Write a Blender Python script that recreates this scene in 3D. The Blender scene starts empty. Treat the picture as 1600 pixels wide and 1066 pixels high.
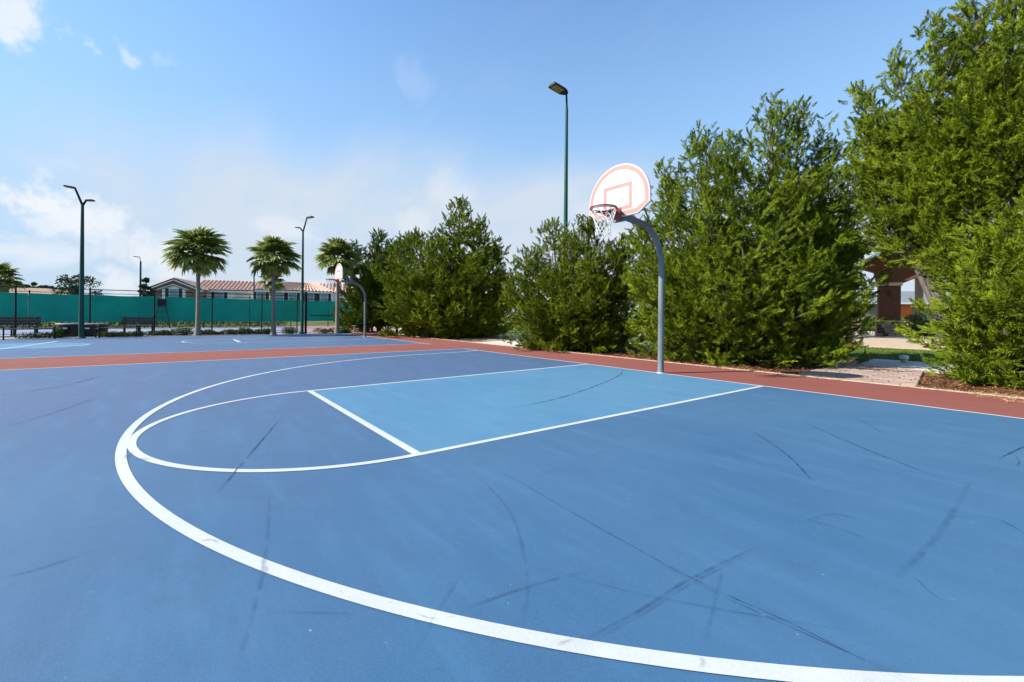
import bpy, math, random
import numpy as np
from mathutils import Vector, Matrix

# ------------------------------------------------------------------ camera
C = bpy.context.scene.collection
scene = bpy.context.scene
CX, CY, CZ = 5.0277, -7.7241, 1.1396
YAW, ROLL, FPX, SY = 2.4792, 0.0094, 674.9, 40.04
FW = Vector((math.cos(YAW), math.sin(YAW), 0))
RT0 = Vector((math.sin(YAW), -math.cos(YAW), 0))
UP0 = Vector((0, 0, 1))
RT = RT0 * math.cos(ROLL) + UP0 * math.sin(ROLL)
UP = UP0 * math.cos(ROLL) - RT0 * math.sin(ROLL)
cam_data = bpy.data.cameras.new('camera')
cam = bpy.data.objects.new('camera', cam_data)
C.objects.link(cam)
cam_data.sensor_width = 36.0
cam_data.lens = FPX / 1600 * 36.0
cam_data.shift_y = -SY / 1600
cam_data.clip_start = 0.05
cam_data.clip_end = 4000
M = Matrix((RT, UP, -FW)).transposed().to_4x4()
M.translation = (CX, CY, CZ)
cam.matrix_world = M
scene.camera = cam

# ------------------------------------------------------------------ light
SUN_AZ, SUN_EL = 245.0, 37.0
world = bpy.data.worlds.new('World')
scene.world = world
world.use_nodes = True
vs = scene.view_settings
vs.view_transform = 'Standard'
vs.look = 'None'
vs.gamma = 1.0
vs.exposure = 0.95
vs.use_curve_mapping = False
scene.cycles.adaptive_threshold = 0.02
scene.cycles.max_bounces = 4
scene.cycles.diffuse_bounces = 2
scene.cycles.glossy_bounces = 2
scene.cycles.transmission_bounces = 3


def build_world():
    nt = world.node_tree
    nt.nodes.clear()
    N = nt.nodes.new
    L = nt.links.new
    out = N('ShaderNodeOutputWorld')
    bg = N('ShaderNodeBackground')
    bg.inputs['Strength'].default_value = 0.145
    sky = N('ShaderNodeTexSky')
    sky.sky_type = 'NISHITA'
    sky.sun_disc = False
    sky.sun_elevation = math.radians(SUN_EL)
    sky.sun_rotation = math.radians(90 - SUN_AZ)
    sky.air_density = 1.0
    sky.dust_density = 0.0
    sky.ozone_density = 1.0
    tc = N('ShaderNodeTexCoord')
    sep = N('ShaderNodeSeparateXYZ')
    L(tc.outputs['Generated'], sep.inputs[0])

    def math_(op, a, b=None, c=None, clamp=False):
        n = N('ShaderNodeMath')
        n.operation = op
        n.use_clamp = clamp
        for i, v in enumerate((a, b, c)):
            if v is None:
                continue
            if isinstance(v, (int, float)):
                n.inputs[i].default_value = v
            else:
                L(v, n.inputs[i])
        return n.outputs[0]

    def smooth(v, a, b):
        n = N('ShaderNodeMapRange')
        n.interpolation_type = 'SMOOTHSTEP'
        L(v, n.inputs['Value'])
        n.inputs['From Min'].default_value = a
        n.inputs['From Max'].default_value = b
        return n.outputs['Result']
    z = sep.outputs['Z']
    zz = math_('ADD', math_('MAXIMUM', z, 0.0), 0.16)
    u = math_('DIVIDE', sep.outputs['X'], zz)
    v = math_('DIVIDE', sep.outputs['Y'], zz)
    comb = N('ShaderNodeCombineXYZ')
    L(u, comb.inputs[0])
    L(v, comb.inputs[1])
    def ray(px, py):
        return (FW + RT * ((px - 800) / FPX) + UP * ((533 - SY - py) / FPX)).normalized()

    def vmath(op, a, b=None):
        n = N('ShaderNodeVectorMath')
        n.operation = op
        for k, w in enumerate((a, b)):
            if w is None:
                continue
            if isinstance(w, (tuple, Vector)):
                n.inputs[k].default_value = tuple(w)
            else:
                L(w, n.inputs[k])
        return n

    def noise(vec, scale, detail, rough, stretch=(1, 1, 1), rot=0.0, loc=(0, 0, 0), dist=0.0):
        mp = N('ShaderNodeMapping')
        mp.inputs['Rotation'].default_value = (0, 0, rot)
        mp.inputs['Scale'].default_value = stretch
        mp.inputs['Location'].default_value = loc
        L(vec, mp.inputs[0])
        n = N('ShaderNodeTexNoise')
        n.inputs['Scale'].default_value = scale
        n.inputs['Detail'].default_value = detail
        n.inputs['Roughness'].default_value = rough
        n.inputs['Distortion'].default_value = dist
        L(mp.outputs[0], n.inputs['Vector'])
        return n
    dirv = tc.outputs['Generated']
    # high thin veil whose edge slopes down to the right of the view
    d1, d2 = ray(-100, 165), ray(1050, 265)
    nv = d1.cross(d2).normalized()
    if nv.z > 0:
        nv = -nv
    sdist = vmath('DOT_PRODUCT', dirv, nv).outputs['Value']
    nA = noise(comb.outputs[0], 1.0, 7, .55, (.30, .85, 1), math.radians(38), (.55, 2.35, 0), .35).outputs['Fac']
    nB = noise(comb.outputs[0], 2.6, 8, .6, (.35, 1.0, 1), math.radians(30), (3.1, .4, 0), .5).outputs['Fac']
    edge = math_('ADD', sdist, math_('MULTIPLY', math_('SUBTRACT', nA, .5), .42))
    veil = smooth(edge, -0.08, 0.13)
    veil = math_('MULTIPLY', veil, math_('ADD', .68, math_('MULTIPLY', smooth(nB, .35, .68), .42)))
    lat = vmath('DOT_PRODUCT', dirv, tuple(RT0)).outputs['Value']
    veil = math_('MULTIPLY', veil, math_('ADD', .38, math_('MULTIPLY', smooth(lat, -.78, -.50), .62)))
    wisp = math_('MULTIPLY', smooth(nB, .58, .76), .16)
    hz = math_('SUBTRACT', 1.0, smooth(z, 0.02, 0.74))
    hs_ = N('ShaderNodeHueSaturation')
    hs_.inputs['Saturation'].default_value = 1.16
    L(sky.outputs[0], hs_.inputs['Color'])
    mixh = N('ShaderNodeMix')
    mixh.data_type = 'RGBA'
    L(math_('MULTIPLY', hz, .92), mixh.inputs['Factor'])
    L(hs_.outputs[0], mixh.inputs['A'])
    mixh.inputs['B'].default_value = (1.32, 2.06, 2.98, 1)
    fac = math_('MINIMUM', math_('ADD', veil, wisp, clamp=True), 0.9)
    mix = N('ShaderNodeMix')
    mix.data_type = 'RGBA'
    L(fac, mix.inputs['Factor'])
    L(mixh.outputs['Result'], mix.inputs['A'])
    mix.inputs['B'].default_value = (2.42, 2.72, 3.10, 1)
    # cumulus puffs
    warp = noise(dirv, 11.0, 9, .65)
    wv = vmath('SUBTRACT', warp.outputs['Color'], (.5, .5, .5))
    wv2 = vmath('SCALE', wv.outputs[0])
    wv2.inputs['Scale'].default_value = .16
    wd = vmath('ADD', dirv, wv2.outputs[0]).outputs[0]
    puff = None
    for px, py, r, a in [(20, 5, 62, .9), (38, 318, 46, .8), (78, 305, 48, 1), (108, 335, 66, .95), (160, 352, 55, .85), (70, 345, 50, .7), (185, 385, 44, .5),
                         (245, 400, 52, .75), (185, 448, 38, .7), (265, 425, 40, .55), (135, 395, 40, .45), (178, 72, 30, .5), (120, 42, 22, .3), (640, 125, 40, .13), (246, 85, 24, .2),
                         (640, 352, 38, .4), (700, 300, 46, .3)]:
        c = ray(px, py)
        rad = (ray(px + r, py) - c).length
        dd = vmath('DISTANCE', wd, c).outputs['Value']
        mr = N('ShaderNodeMapRange')
        mr.interpolation_type = 'SMOOTHSTEP'
        L(dd, mr.inputs['Value'])
        mr.inputs['From Min'].default_value = rad * 1.08
        mr.inputs['From Max'].default_value = rad * .30
        mr.inputs['To Max'].default_value = a
        puff = mr.outputs[0] if puff is None else math_('MAXIMUM', puff, mr.outputs[0])
    n2 = noise(dirv, 5.2, 9, .5, (1, 1, 2.2), 0, (1.9, .35, .1)).outputs['Fac']
    low = math_('MULTIPLY', math_('MULTIPLY', smooth(n2, .55, .68), math_('SUBTRACT', 1.0, smooth(z, .10, .34))), .6)
    puff = math_('MAXIMUM', puff, low)
    mix2 = N('ShaderNodeMix')
    mix2.data_type = 'RGBA'
    L(math_('MULTIPLY', puff, 0.85), mix2.inputs['Factor'])
    L(mix.outputs['Result'], mix2.inputs['A'])
    mix2.inputs['B'].default_value = (3.4, 3.45, 3.55, 1)
    L(mix2.outputs['Result'], bg.inputs['Color'])
    L(bg.outputs[0], out.inputs[0])


build_world()
sun_data = bpy.data.lights.new('sun', 'SUN')
sun_data.energy = 4.9
sun_data.angle = math.radians(0.6)
sun_data.color = (1.0, 0.94, 0.84)
sun = bpy.data.objects.new('sun', sun_data)
C.objects.link(sun)
sd = Vector((math.cos(math.radians(SUN_AZ)) * math.cos(math.radians(SUN_EL)),
             math.sin(math.radians(SUN_AZ)) * math.cos(math.radians(SUN_EL)),
             math.sin(math.radians(SUN_EL))))
sun.rotation_euler = sd.to_track_quat('Z', 'Y').to_euler()


# ------------------------------------------------------------------ layout helpers
def G(px, py, z=0.0):
    """Point of the plane at height z seen at a pixel of the photograph."""
    d = FW + RT * ((px - 800) / FPX) + UP * ((533 - SY - py) / FPX)
    t = (z - CZ) / d.z
    return Vector((CX, CY, CZ)) + d * t


def D(px, depth, z=0.0):
    """Ground-plan point in the column px at a distance along the view."""
    p = Vector((CX, CY, 0)) + FW * depth + RT0 * ((px - 800) / FPX * depth)
    p.z = z
    return p


# ------------------------------------------------------------------ materials
MATS = {}


def nodes_of(m):
    m.use_nodes = True
    nt = m.node_tree
    nt.nodes.clear()
    return nt


def mat(name, col, rough=0.6, var=0.15, scale=6.0, bump=0.0, bscale=60.0, spec=0.5, metal=0.0, col2=None, stretch=(1, 1, 1), detail=6):
    if name in MATS:
        return MATS[name]
    m = bpy.data.materials.new(name)
    nt = nodes_of(m)
    N, L = nt.nodes.new, nt.links.new
    out = N('ShaderNodeOutputMaterial')
    b = N('ShaderNodeBsdfPrincipled')
    L(b.outputs[0], out.inputs[0])
    tc = N('ShaderNodeTexCoord')
    mp = N('ShaderNodeMapping')
    mp.inputs['Scale'].default_value = stretch
    L(tc.outputs['Object'], mp.inputs[0])
    nz = N('ShaderNodeTexNoise')
    nz.inputs['Scale'].default_value = scale
    nz.inputs['Detail'].default_value = detail
    nz.inputs['Roughness'].default_value = 0.6
    L(mp.outputs[0], nz.inputs['Vector'])
    cr = N('ShaderNodeValToRGB')
    c2 = col2 or tuple(min(1, c * (1 + var)) for c in col)
    c1 = col if col2 else tuple(c * (1 - var) for c in col)
    cr.color_ramp.elements[0].position = 0.3
    cr.color_ramp.elements[1].position = 0.7
    cr.color_ramp.elements[0].color = (*c1, 1)
    cr.color_ramp.elements[1].color = (*c2, 1)
    L(nz.outputs['Fac'], cr.inputs[0])
    L(cr.outputs[0], b.inputs['Base Color'])
    b.inputs['Roughness'].default_value = rough
    b.inputs['Specular IOR Level'].default_value = spec
    b.inputs['Metallic'].default_value = metal
    if bump > 0:
        n2 = N('ShaderNodeTexNoise')
        n2.inputs['Scale'].default_value = bscale
        n2.inputs['Detail'].default_value = 4
        L(mp.outputs[0], n2.inputs['Vector'])
        bp = N('ShaderNodeBump')
        bp.inputs['Strength'].default_value = bump
        bp.inputs['Distance'].default_value = 0.02
        L(n2.outputs['Fac'], bp.inputs['Height'])
        L(bp.outputs[0], b.inputs['Normal'])
    MATS[name] = m
    return m


def court_mat(name, col, col2, speck=(0.35, 0.33, 0.3), speck_amt=0.06, rough=0.58, spec=0.45, fade=None):
    """Acrylic court paint: broad wash-outs, squeegee streaks, grain, fine dust specks."""
    m = bpy.data.materials.new(name)
    nt = nodes_of(m)
    N, L = nt.nodes.new, nt.links.new
    out = N('ShaderNodeOutputMaterial')
    b = N('ShaderNodeBsdfPrincipled')
    L(b.outputs[0], out.inputs[0])
    tc = N('ShaderNodeTexCoord')

    def noise(scale, detail, rough_, stretch=(1, 1, 1), rot=0.0):
        mp = N('ShaderNodeMapping')
        mp.inputs['Scale'].default_value = stretch
        mp.inputs['Rotation'].default_value = (0, 0, rot)
        L(tc.outputs['Object'], mp.inputs[0])
        n = N('ShaderNodeTexNoise')
        n.inputs['Scale'].default_value = scale
        n.inputs['Detail'].default_value = detail
        n.inputs['Roughness'].default_value = rough_
        L(mp.outputs[0], n.inputs['Vector'])
        return n.outputs['Fac']

    def ramp(f, a, c, v0, v1):
        n = N('ShaderNodeMapRange')
        n.interpolation_type = 'SMOOTHSTEP'
        L(f, n.inputs['Value'])
        n.inputs['From Min'].default_value = a
        n.inputs['From Max'].default_value = c
        n.inputs['To Min'].default_value = v0
        n.inputs['To Max'].default_value = v1
        return n.outputs['Result']

    def mixc(f, a, c):
        n = N('ShaderNodeMix')
        n.data_type = 'RGBA'
        for s, v in (('Factor', f), ('A', a), ('B', c)):
            if isinstance(v, tuple):
                n.inputs[s].default_value = (*v, 1)
            else:
                L(v, n.inputs[s])
        return n.outputs['Result']
    big = noise(0.22, 5, 0.55)
    c = mixc(ramp(big, 0.35, 0.65, 0, 1), col, col2)
    if fade:
        # one end of the paint has weathered to a duller violet blue
        sx = N('ShaderNodeSeparateXYZ')
        L(tc.outputs['Object'], sx.inputs[0])
        ad = N('ShaderNodeMath')
        ad.operation = 'MULTIPLY_ADD'
        L(big, ad.inputs[0])
        ad.inputs[1].default_value = 3.5
        L(sx.outputs['X'], ad.inputs[2])
        c = mixc(ramp(ad.outputs[0], -2.0, 6.5, 1, 0), c, fade)
    streak = noise(0.9, 6, 0.6, (1, 5, 1), 0.35)
    c = mixc(ramp(streak, 0.45, 0.8, 0, 0.42), c, tuple(x * 1.35 for x in col2))
    blot = noise(2.3, 6, 0.65)
    c = mixc(ramp(blot, 0.50, 0.78, 0, 0.5), c, tuple(x * 0.72 for x in col))
    fine = noise(210, 3, 0.75)
    c = mixc(ramp(fine, 0.32, 0.72, 0, 0.34), c, tuple(min(1, x * 1.6) for x in col2))
    sp = noise(26, 2, 0.5)
    c = mixc(ramp(sp, 0.73, 0.78, 0, speck_amt * 6), c, speck)
    L(c, b.inputs['Base Color'])
    rg = ramp(blot, 0.3, 0.7, rough - 0.08, rough + 0.1)
    L(rg, b.inputs['Roughness'])
    b.inputs['Specular IOR Level'].default_value = spec
    bp = N('ShaderNodeBump')
    bp.inputs['Strength'].default_value = 0.25
    bp.inputs['Distance'].default_value = 0.004
    L(fine, bp.inputs['Height'])
    L(bp.outputs[0], b.inputs['Normal'])
    MATS[name] = m
    return m


def foliage_mat(name, dark, light, brown=(0.16, 0.09, 0.035), trans=0.3, spec=0.12, inst=False):
    m = bpy.data.materials.new(name)
    nt = nodes_of(m)
    N, L = nt.nodes.new, nt.links.new
    out = N('ShaderNodeOutputMaterial')
    b = N('ShaderNodeBsdfPrincipled')
    at = N('ShaderNodeAttribute')
    at.attribute_name = 'tint'
    cr = N('ShaderNodeValToRGB')
    e = cr.color_ramp.elements
    e[0].position = 0.0
    e[0].color = (*dark, 1)
    e[1].position = 0.9
    e[1].color = (*light, 1)
    k = cr.color_ramp.elements.new(0.97)
    k.color = (*brown, 1)
    if inst:
        at.attribute_type = 'INSTANCER'
        a2 = N('ShaderNodeAttribute')
        a2.attribute_name = 'tint_local'
        ad = N('ShaderNodeMath')
        ad.operation = 'ADD'
        L(at.outputs['Fac'], ad.inputs[0])
        L(a2.outputs['Fac'], ad.inputs[1])
        L(ad.outputs[0], cr.inputs[0])
    else:
        L(at.outputs['Fac'], cr.inputs[0])
    L(cr.outputs[0], b.inputs['Base Color'])
    b.inputs['Roughness'].default_value = 0.55
    b.inputs['Specular IOR Level'].default_value = spec
    tr = N('ShaderNodeBsdfTranslucent')
    L(cr.outputs[0], tr.inputs[0])
    mx = N('ShaderNodeMixShader')
    mx.inputs[0].default_value = trans
    L(b.outputs[0], mx.inputs[1])
    L(tr.outputs[0], mx.inputs[2])
    L(mx.outputs[0], out.inputs[0])
    MATS[name] = m
    return m


def mark_mat(name, col, amount):
    """Rubber scuff rubbed into the paint: broken, soft-edged, see-through."""
    m = bpy.data.materials.new(name)
    nt = nodes_of(m)
    N, L = nt.nodes.new, nt.links.new
    out = N('ShaderNodeOutputMaterial')
    b = N('ShaderNodeBsdfPrincipled')
    b.inputs['Base Color'].default_value = (*col, 1)
    b.inputs['Roughness'].default_value = 0.6
    t = N('ShaderNodeBsdfTransparent')
    at = N('ShaderNodeAttribute')
    at.attribute_name = 'tint'
    tc = N('ShaderNodeTexCoord')
    n = N('ShaderNodeTexNoise')
    n.inputs['Scale'].default_value = 9
    n.inputs['Detail'].default_value = 8
    n.inputs['Roughness'].default_value = 0.7
    L(tc.outputs['Object'], n.inputs['Vector'])
    mr = N('ShaderNodeMapRange')
    mr.inputs['From Min'].default_value = 0.36
    mr.inputs['From Max'].default_value = 0.60
    L(n.outputs['Fac'], mr.inputs['Value'])
    mu = N('ShaderNodeMath')
    mu.operation = 'MULTIPLY'
    L(at.outputs['Fac'], mu.inputs[0])
    L(mr.outputs[0], mu.inputs[1])
    m2 = N('ShaderNodeMath')
    m2.operation = 'MULTIPLY'
    m2.inputs[1].default_value = amount
    L(mu.outputs[0], m2.inputs[0])
    mx = N('ShaderNodeMixShader')
    L(m2.outputs[0], mx.inputs[0])
    L(t.outputs[0], mx.inputs[1])
    L(b.outputs[0], mx.inputs[2])
    L(mx.outputs[0], out.inputs[0])
    MATS[name] = m
    return m


court_mat('court_blue', (0.025, 0.085, 0.172), (0.045, 0.118, 0.204), fade=(0.057, 0.086, 0.158))
court_mat('key_blue', (0.056, 0.152, 0.246), (0.068, 0.172, 0.268))
court_mat('court_red', (0.172, 0.052, 0.039), (0.200, 0.066, 0.051), speck=(0.5, 0.36, 0.2), speck_amt=0.10, rough=0.85, spec=0.25)
court_mat('tennis_blue', (0.19, 0.21, 0.30), (0.23, 0.25, 0.34))
court_mat('tennis_red', (0.27, 0.14, 0.13), (0.30, 0.17, 0.15))
court_mat('line_white', (0.375, 0.40, 0.405), (0.42, 0.44, 0.44), speck=(0.22, 0.27, 0.33), speck_amt=0.12, rough=.65, spec=.4)
mat('concrete', (0.50, 0.46, 0.40), 0.85, 0.14, 3.0, 0.3, 80)
mat('edging', (0.46, 0.36, 0.26), 0.9, 0.3, 5.0, 0.5, 60)
mat('mulch', (0.085, 0.034, 0.018), 0.95, 0.1, 14.0, 1.0, 45, 0.2, 0, (0.20, 0.10, 0.05))
mat('sand', (0.36, 0.26, 0.16), 0.95, 0.25, 2.5, 0.6, 70, 0.2)
mat('grass_ground', (0.055, 0.085, 0.022), 0.95, 0.1, 0.7, 0.8, 60, 0.15, 0, (0.13, 0.14, 0.045))
mat('lawn_ground', (0.07, 0.11, 0.02), 0.95, 0.25, 1.5, 0.8, 60, 0.15)
mat('green_steel', (0.004, 0.062, 0.044), 0.5, 0.12, 2.0, 0.0, 1, 0.25)
mat('dark_steel', (0.014, 0.017, 0.020), 0.6, 0.15, 4.0, 0, 1, 0.25)
mat('black_steel', (0.008, 0.009, 0.010), 0.6, 0.15, 4.0, 0, 1, 0.2)
mat('galv', (0.125, 0.148, 0.158), 0.5, 0.35, 5.0, 0.08, 40, 0.5, 0.0, None, (1, 1, 0.25))
mat('board_white', (0.46, 0.465, 0.475), 0.35, 0.03, 4.0)
mat('board_stripe', (0.43, 0.19, 0.16), 0.45, 0.08, 9.0)
mat('rim_red', (0.33, 0.055, 0.045), 0.5, 0.25, 20.0)
mat('rim_dark', (0.10, 0.035, 0.03), 0.5, 0.25, 20.0)
mat('net_white', (0.72, 0.70, 0.66), 0.85, 0.08, 20.0)
mat('scuff_grey', (0.20, 0.21, 0.22), 0.6, 0.3, 60.0)
mat('lens_amber', (0.30, 0.24, 0.10), 0.3, 0.2, 20.0)
mat('screen_green', (0.0, 0.25, 0.17), 0.75, 0.16, 0.9, 0.3, 25, 0.25)
mat('bark', (0.115, 0.098, 0.082), 0.9, 0.35, 9.0, 0.8, 30, 0.2, 0, None, (1, 1, 0.2))
mat('palm_bark', (0.23, 0.18, 0.14), 0.9, 0.25, 6.0, 0.9, 22, 0.2, 0, None, (1, 1, 2.5))
mat('palm_boot', (0.11, 0.075, 0.045), 0.9, 0.3, 9.0, 0.6, 30, 0.2)
mat('tile', (0.38, 0.20, 0.145), 0.9, 0.1, 2.2, 0.3, 10, 0.2, 0, (0.60, 0.43, 0.35))
mat('stucco_white', (0.88, 0.87, 0.84), 0.9, 0.05, 2.0, 0.2, 50, 0.2)
mat('stucco_beige', (0.66, 0.61, 0.52), 0.9, 0.06, 2.0, 0.2, 50, 0.2)
mat('stone', (0.24, 0.19, 0.145), 0.9, 0.4, 2.2, 0.6, 8, 0.2)
mat('shutter_navy', (0.008, 0.014, 0.030), 0.5, 0.1)
mat('glass', (0.16, 0.24, 0.28), 0.08, 0.05, 2.0, 0, 1, 0.8)
mat('house_wall', (0.27, 0.20, 0.145), 0.9, 0.1)
mat('trim_white', (0.75, 0.74, 0.72), 0.6, 0.03)
mat('fascia_dark', (0.055, 0.04, 0.035), 0.7, 0.1)
mat('brown_stucco', (0.085, 0.036, 0.018), 0.85, 0.12, 3.0, 0.2, 50, 0.25)
mat('cream_band', (0.42, 0.31, 0.20), 0.8, 0.1, 4.0)
mat('grey_shingle', (0.16, 0.18, 0.20), 0.85, 0.2, 4.0, 0.4, 30)
mat('orange_paint', (0.75, 0.14, 0.02), 0.6, 0.06)
mat('thatch_roof', (0.27, 0.18, 0.12), 0.9, 0.2, 3.0, 0.5, 20)
mat('paver_a', (0.29, 0.19, 0.145), 0.9, 0.2, 9.0, 0.4, 70)
mat('paver_b', (0.34, 0.25, 0.195), 0.9, 0.2, 9.0, 0.4, 70)
mat('paver_c', (0.30, 0.21, 0.17), 0.9, 0.2, 9.0, 0.4, 70)
mat('paver_bed', (0.10, 0.08, 0.06), 0.95, 0.2, 9.0)
mat('white_plastic', (0.70, 0.70, 0.68), 0.5, 0.04)
mat('tub_black', (0.012, 0.011, 0.012), 0.5, 0.2, 5.0)
mat('tub_lid', (0.14, 0.135, 0.13), 0.6, 0.2, 5.0)
mat('bench_slat', (0.035, 0.036, 0.034), 0.6, 0.3, 5.0)
mat('bench_slat_grey', (0.055, 0.055, 0.052), 0.7, 0.25, 5.0)
mat('straw', (0.50, 0.34, 0.14), 0.9, 0.25, 20.0)
foliage_mat('cedar', (0.058, 0.114, 0.010), (0.300, 0.372, 0.018), inst=True, trans=.40)
foliage_mat('cedar_dark', (0.034, 0.074, 0.009), (0.190, 0.250, 0.018), inst=True, trans=.40)
foliage_mat('cedar_yellow', (0.060, 0.102, 0.008), (0.290, 0.345, 0.016), inst=True, trans=.40)
foliage_mat('palm_leaf', (0.070, 0.110, 0.018), (0.300, 0.335, 0.070), (0.32, 0.24, 0.11), 0.35, 0.35)
foliage_mat('shrub_leaf', (0.020, 0.045, 0.008), (0.075, 0.12, 0.020), trans=0.15)
foliage_mat('hedge_leaf', (0.020, 0.045, 0.012), (0.16, 0.18, 0.05), trans=0.15)
foliage_mat('far_leaf', (0.022, 0.038, 0.018), (0.055, 0.085, 0.030), trans=0.15)
foliage_mat('lawn_blade', (0.055, 0.10, 0.014), (0.17, 0.22, 0.04), trans=0.25)
foliage_mat('mulch_chip', (0.05, 0.02, 0.012), (0.24, 0.10, 0.045), (0.30, 0.17, 0.09), 0.0, 0.2)
mark_mat('rubber_mark', (0.012, 0.022, 0.045), 0.80)
mark_mat('faint_mark', (0.020, 0.055, 0.12), 0.26)
mark_mat('line_scuff', (0.16, 0.17, 0.18), 0.3)


# ------------------------------------------------------------------ mesh helpers
class MB:
    def __init__(self):
        self.v, self.f = [], []

    def add(self, vs_, fs):
        o = len(self.v)
        self.v += [tuple(p) for p in vs_]
        self.f += [tuple(i + o for i in f) for f in fs]
        return self

    def box(self, c, s, rz=0.0, mx=None):
        hx, hy, hz = s[0] / 2, s[1] / 2, s[2] / 2
        p = [Vector((x, y, z)) for x in (-hx, hx) for y in (-hy, hy) for z in (-hz, hz)]
        if mx is not None:
            p = [mx @ q for q in p]
        elif rz:
            r = Matrix.Rotation(rz, 3, 'Z')
            p = [r @ q for q in p]
        c = Vector(c)
        p = [q + c for q in p]
        return self.add(p, [(0, 1, 3, 2), (4, 6, 7, 5), (0, 4, 5, 1), (2, 3, 7, 6), (0, 2, 6, 4), (1, 5, 7, 3)])

    def tube(self, pts, rad, n=8, caps=True):
        pts = [Vector(p) for p in pts]
        if isinstance(rad, (int, float)):
            rad = [rad] * len(pts)
        o = len(self.v)
        t0 = (pts[1] - pts[0]).normalized()
        a = Vector((1, 0, 0)) if abs(t0.x) < 0.8 else Vector((0, 1, 0))
        u = t0.cross(a).normalized()
        for i, p in enumerate(pts):
            t = (pts[min(i + 1, len(pts) - 1)] - pts[max(i - 1, 0)]).normalized()
            u = (u - t * u.dot(t)).normalized()
            w = t.cross(u)
            for k in range(n):
                an = 2 * math.pi * k / n
                self.v.append(tuple(p + (u * math.cos(an) + w * math.sin(an)) * rad[i]))
        for i in range(len(pts) - 1):
            for k in range(n):
                a_, b_ = o + i * n + k, o + i * n + (k + 1) % n
                self.f.append((a_, b_, b_ + n, a_ + n))
        if caps:
            self.f.append(tuple(o + k for k in range(n))[::-1])
            e = o + (len(pts) - 1) * n
            self.f.append(tuple(e + k for k in range(n)))
        return self

    def lathe(self, prof, n=16, c=(0, 0, 0)):
        o = len(self.v)
        for r, z in prof:
            for k in range(n):
                an = 2 * math.pi * k / n
                self.v.append((c[0] + r * math.cos(an), c[1] + r * math.sin(an), c[2] + z))
        for i in range(len(prof) - 1):
            for k in range(n):
                a_, b_ = o + i * n + k, o + i * n + (k + 1) % n
                self.f.append((a_, b_, b_ + n, a_ + n))
        self.f.append(tuple(o + k for k in range(n))[::-1])
        e = o + (len(prof) - 1) * n
        self.f.append(tuple(e + k for k in range(n)))
        return self

    def poly(self, pts):
        return self.add(pts, [tuple(range(len(pts)))])

    def prism(self, poly, off):
        """closed solid: polygon (3-D points) swept by the vector off"""
        n = len(poly)
        a = [Vector(p) for p in poly]
        b = [p + Vector(off) for p in a]
        fs = [tuple(range(n))[::-1], tuple(range(n, 2 * n))]
        fs += [(i, (i + 1) % n, n + (i + 1) % n, n + i) for i in range(n)]
        return self.add(a + b, fs)

    def build(self, name, m, parent=None, smooth=False):
        me = bpy.data.meshes.new(name)
        me.from_pydata(self.v, [], self.f)
        return finish(name, me, m, parent, smooth)


def finish(name, me, m, parent=None, smooth=False):
    me.materials.append(MATS[m] if isinstance(m, str) else m)
    if smooth:
        me.polygons.foreach_set('use_smooth', [True] * len(me.polygons))
        try:
            me.set_sharp_from_angle(angle=math.radians(40))
        except Exception:
            pass
    me.validate()
    me.update()
    o = bpy.data.objects.new(name, me)
    C.objects.link(o)
    if parent is not None:
        o.parent = parent
    return o


def np_mesh(name, V, F, m, parent=None, tint=None, smooth=False):
    """mesh from numpy arrays; F is (n, k) with k vertices per face"""
    me = bpy.data.meshes.new(name)
    V = np.ascontiguousarray(V, dtype=np.float32)
    F = np.ascontiguousarray(F, dtype=np.int32)
    k = F.shape[1]
    me.vertices.add(len(V))
    me.vertices.foreach_set('co', V.ravel())
    me.loops.add(F.size)
    me.loops.foreach_set('vertex_index', F.ravel())
    me.polygons.add(len(F))
    me.polygons.foreach_set('loop_start', np.arange(0, F.size, k, dtype=np.int32))
    if smooth:
        me.polygons.foreach_set('use_smooth', np.ones(len(F), dtype=bool))
    if tint is not None:
        a = me.attributes.new('tint', 'FLOAT', 'POINT')
        a.data.foreach_set('value', np.ascontiguousarray(tint, dtype=np.float32))
    me.update(calc_edges=True)
    me.materials.append(MATS[m])
    o = bpy.data.objects.new(name, me)
    C.objects.link(o)
    if parent is not None:
        o.parent = parent
    return o


def empty(name, loc=(0, 0, 0), rz=0.0, sc=1.0):
    o = bpy.data.objects.new(name, None)
    o.empty_display_size = 0.2
    C.objects.link(o)
    o.location = loc
    o.rotation_euler = (0, 0, rz)
    o.scale = (sc, sc, sc)
    return o


def tag(o, label=None, cat=None, group=None, kind=None):
    if label:
        o['label'] = label
    if cat:
        o['category'] = cat
    if group:
        o['group'] = group
    if kind:
        o['kind'] = kind
    return o


def copy_tree(o, parent=None):
    c = o.copy()
    C.objects.link(c)
    c.parent = parent
    for ch in list(o.children):
        copy_tree(ch, c)
    return c


def ribbon(pts, w, z, closed=False):
    """flat painted stripe along a plan polyline -> MB"""
    m = MB()
    P = [Vector((p[0], p[1])) for p in pts]
    n = len(P)
    vs_ = []
    for i, p in enumerate(P):
        a = P[(i - 1) % n] if (closed or i > 0) else P[i]
        b = P[(i + 1) % n] if (closed or i < n - 1) else P[i]
        t = (b - a).normalized()
        s = Vector((-t.y, t.x)) * (w / 2)
        vs_ += [(p.x + s.x, p.y + s.y, z), (p.x - s.x, p.y - s.y, z)]
    fs = [(2 * i, 2 * i + 1, (2 * i + 3) % (2 * n), (2 * i + 2) % (2 * n)) for i in range(n if closed else n - 1)]
    return m.add(vs_, fs)


def flip_up(o):
    me = o.data
    for p in me.polygons:
        if p.normal.z < 0:
            p.flip()
    return o


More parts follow.
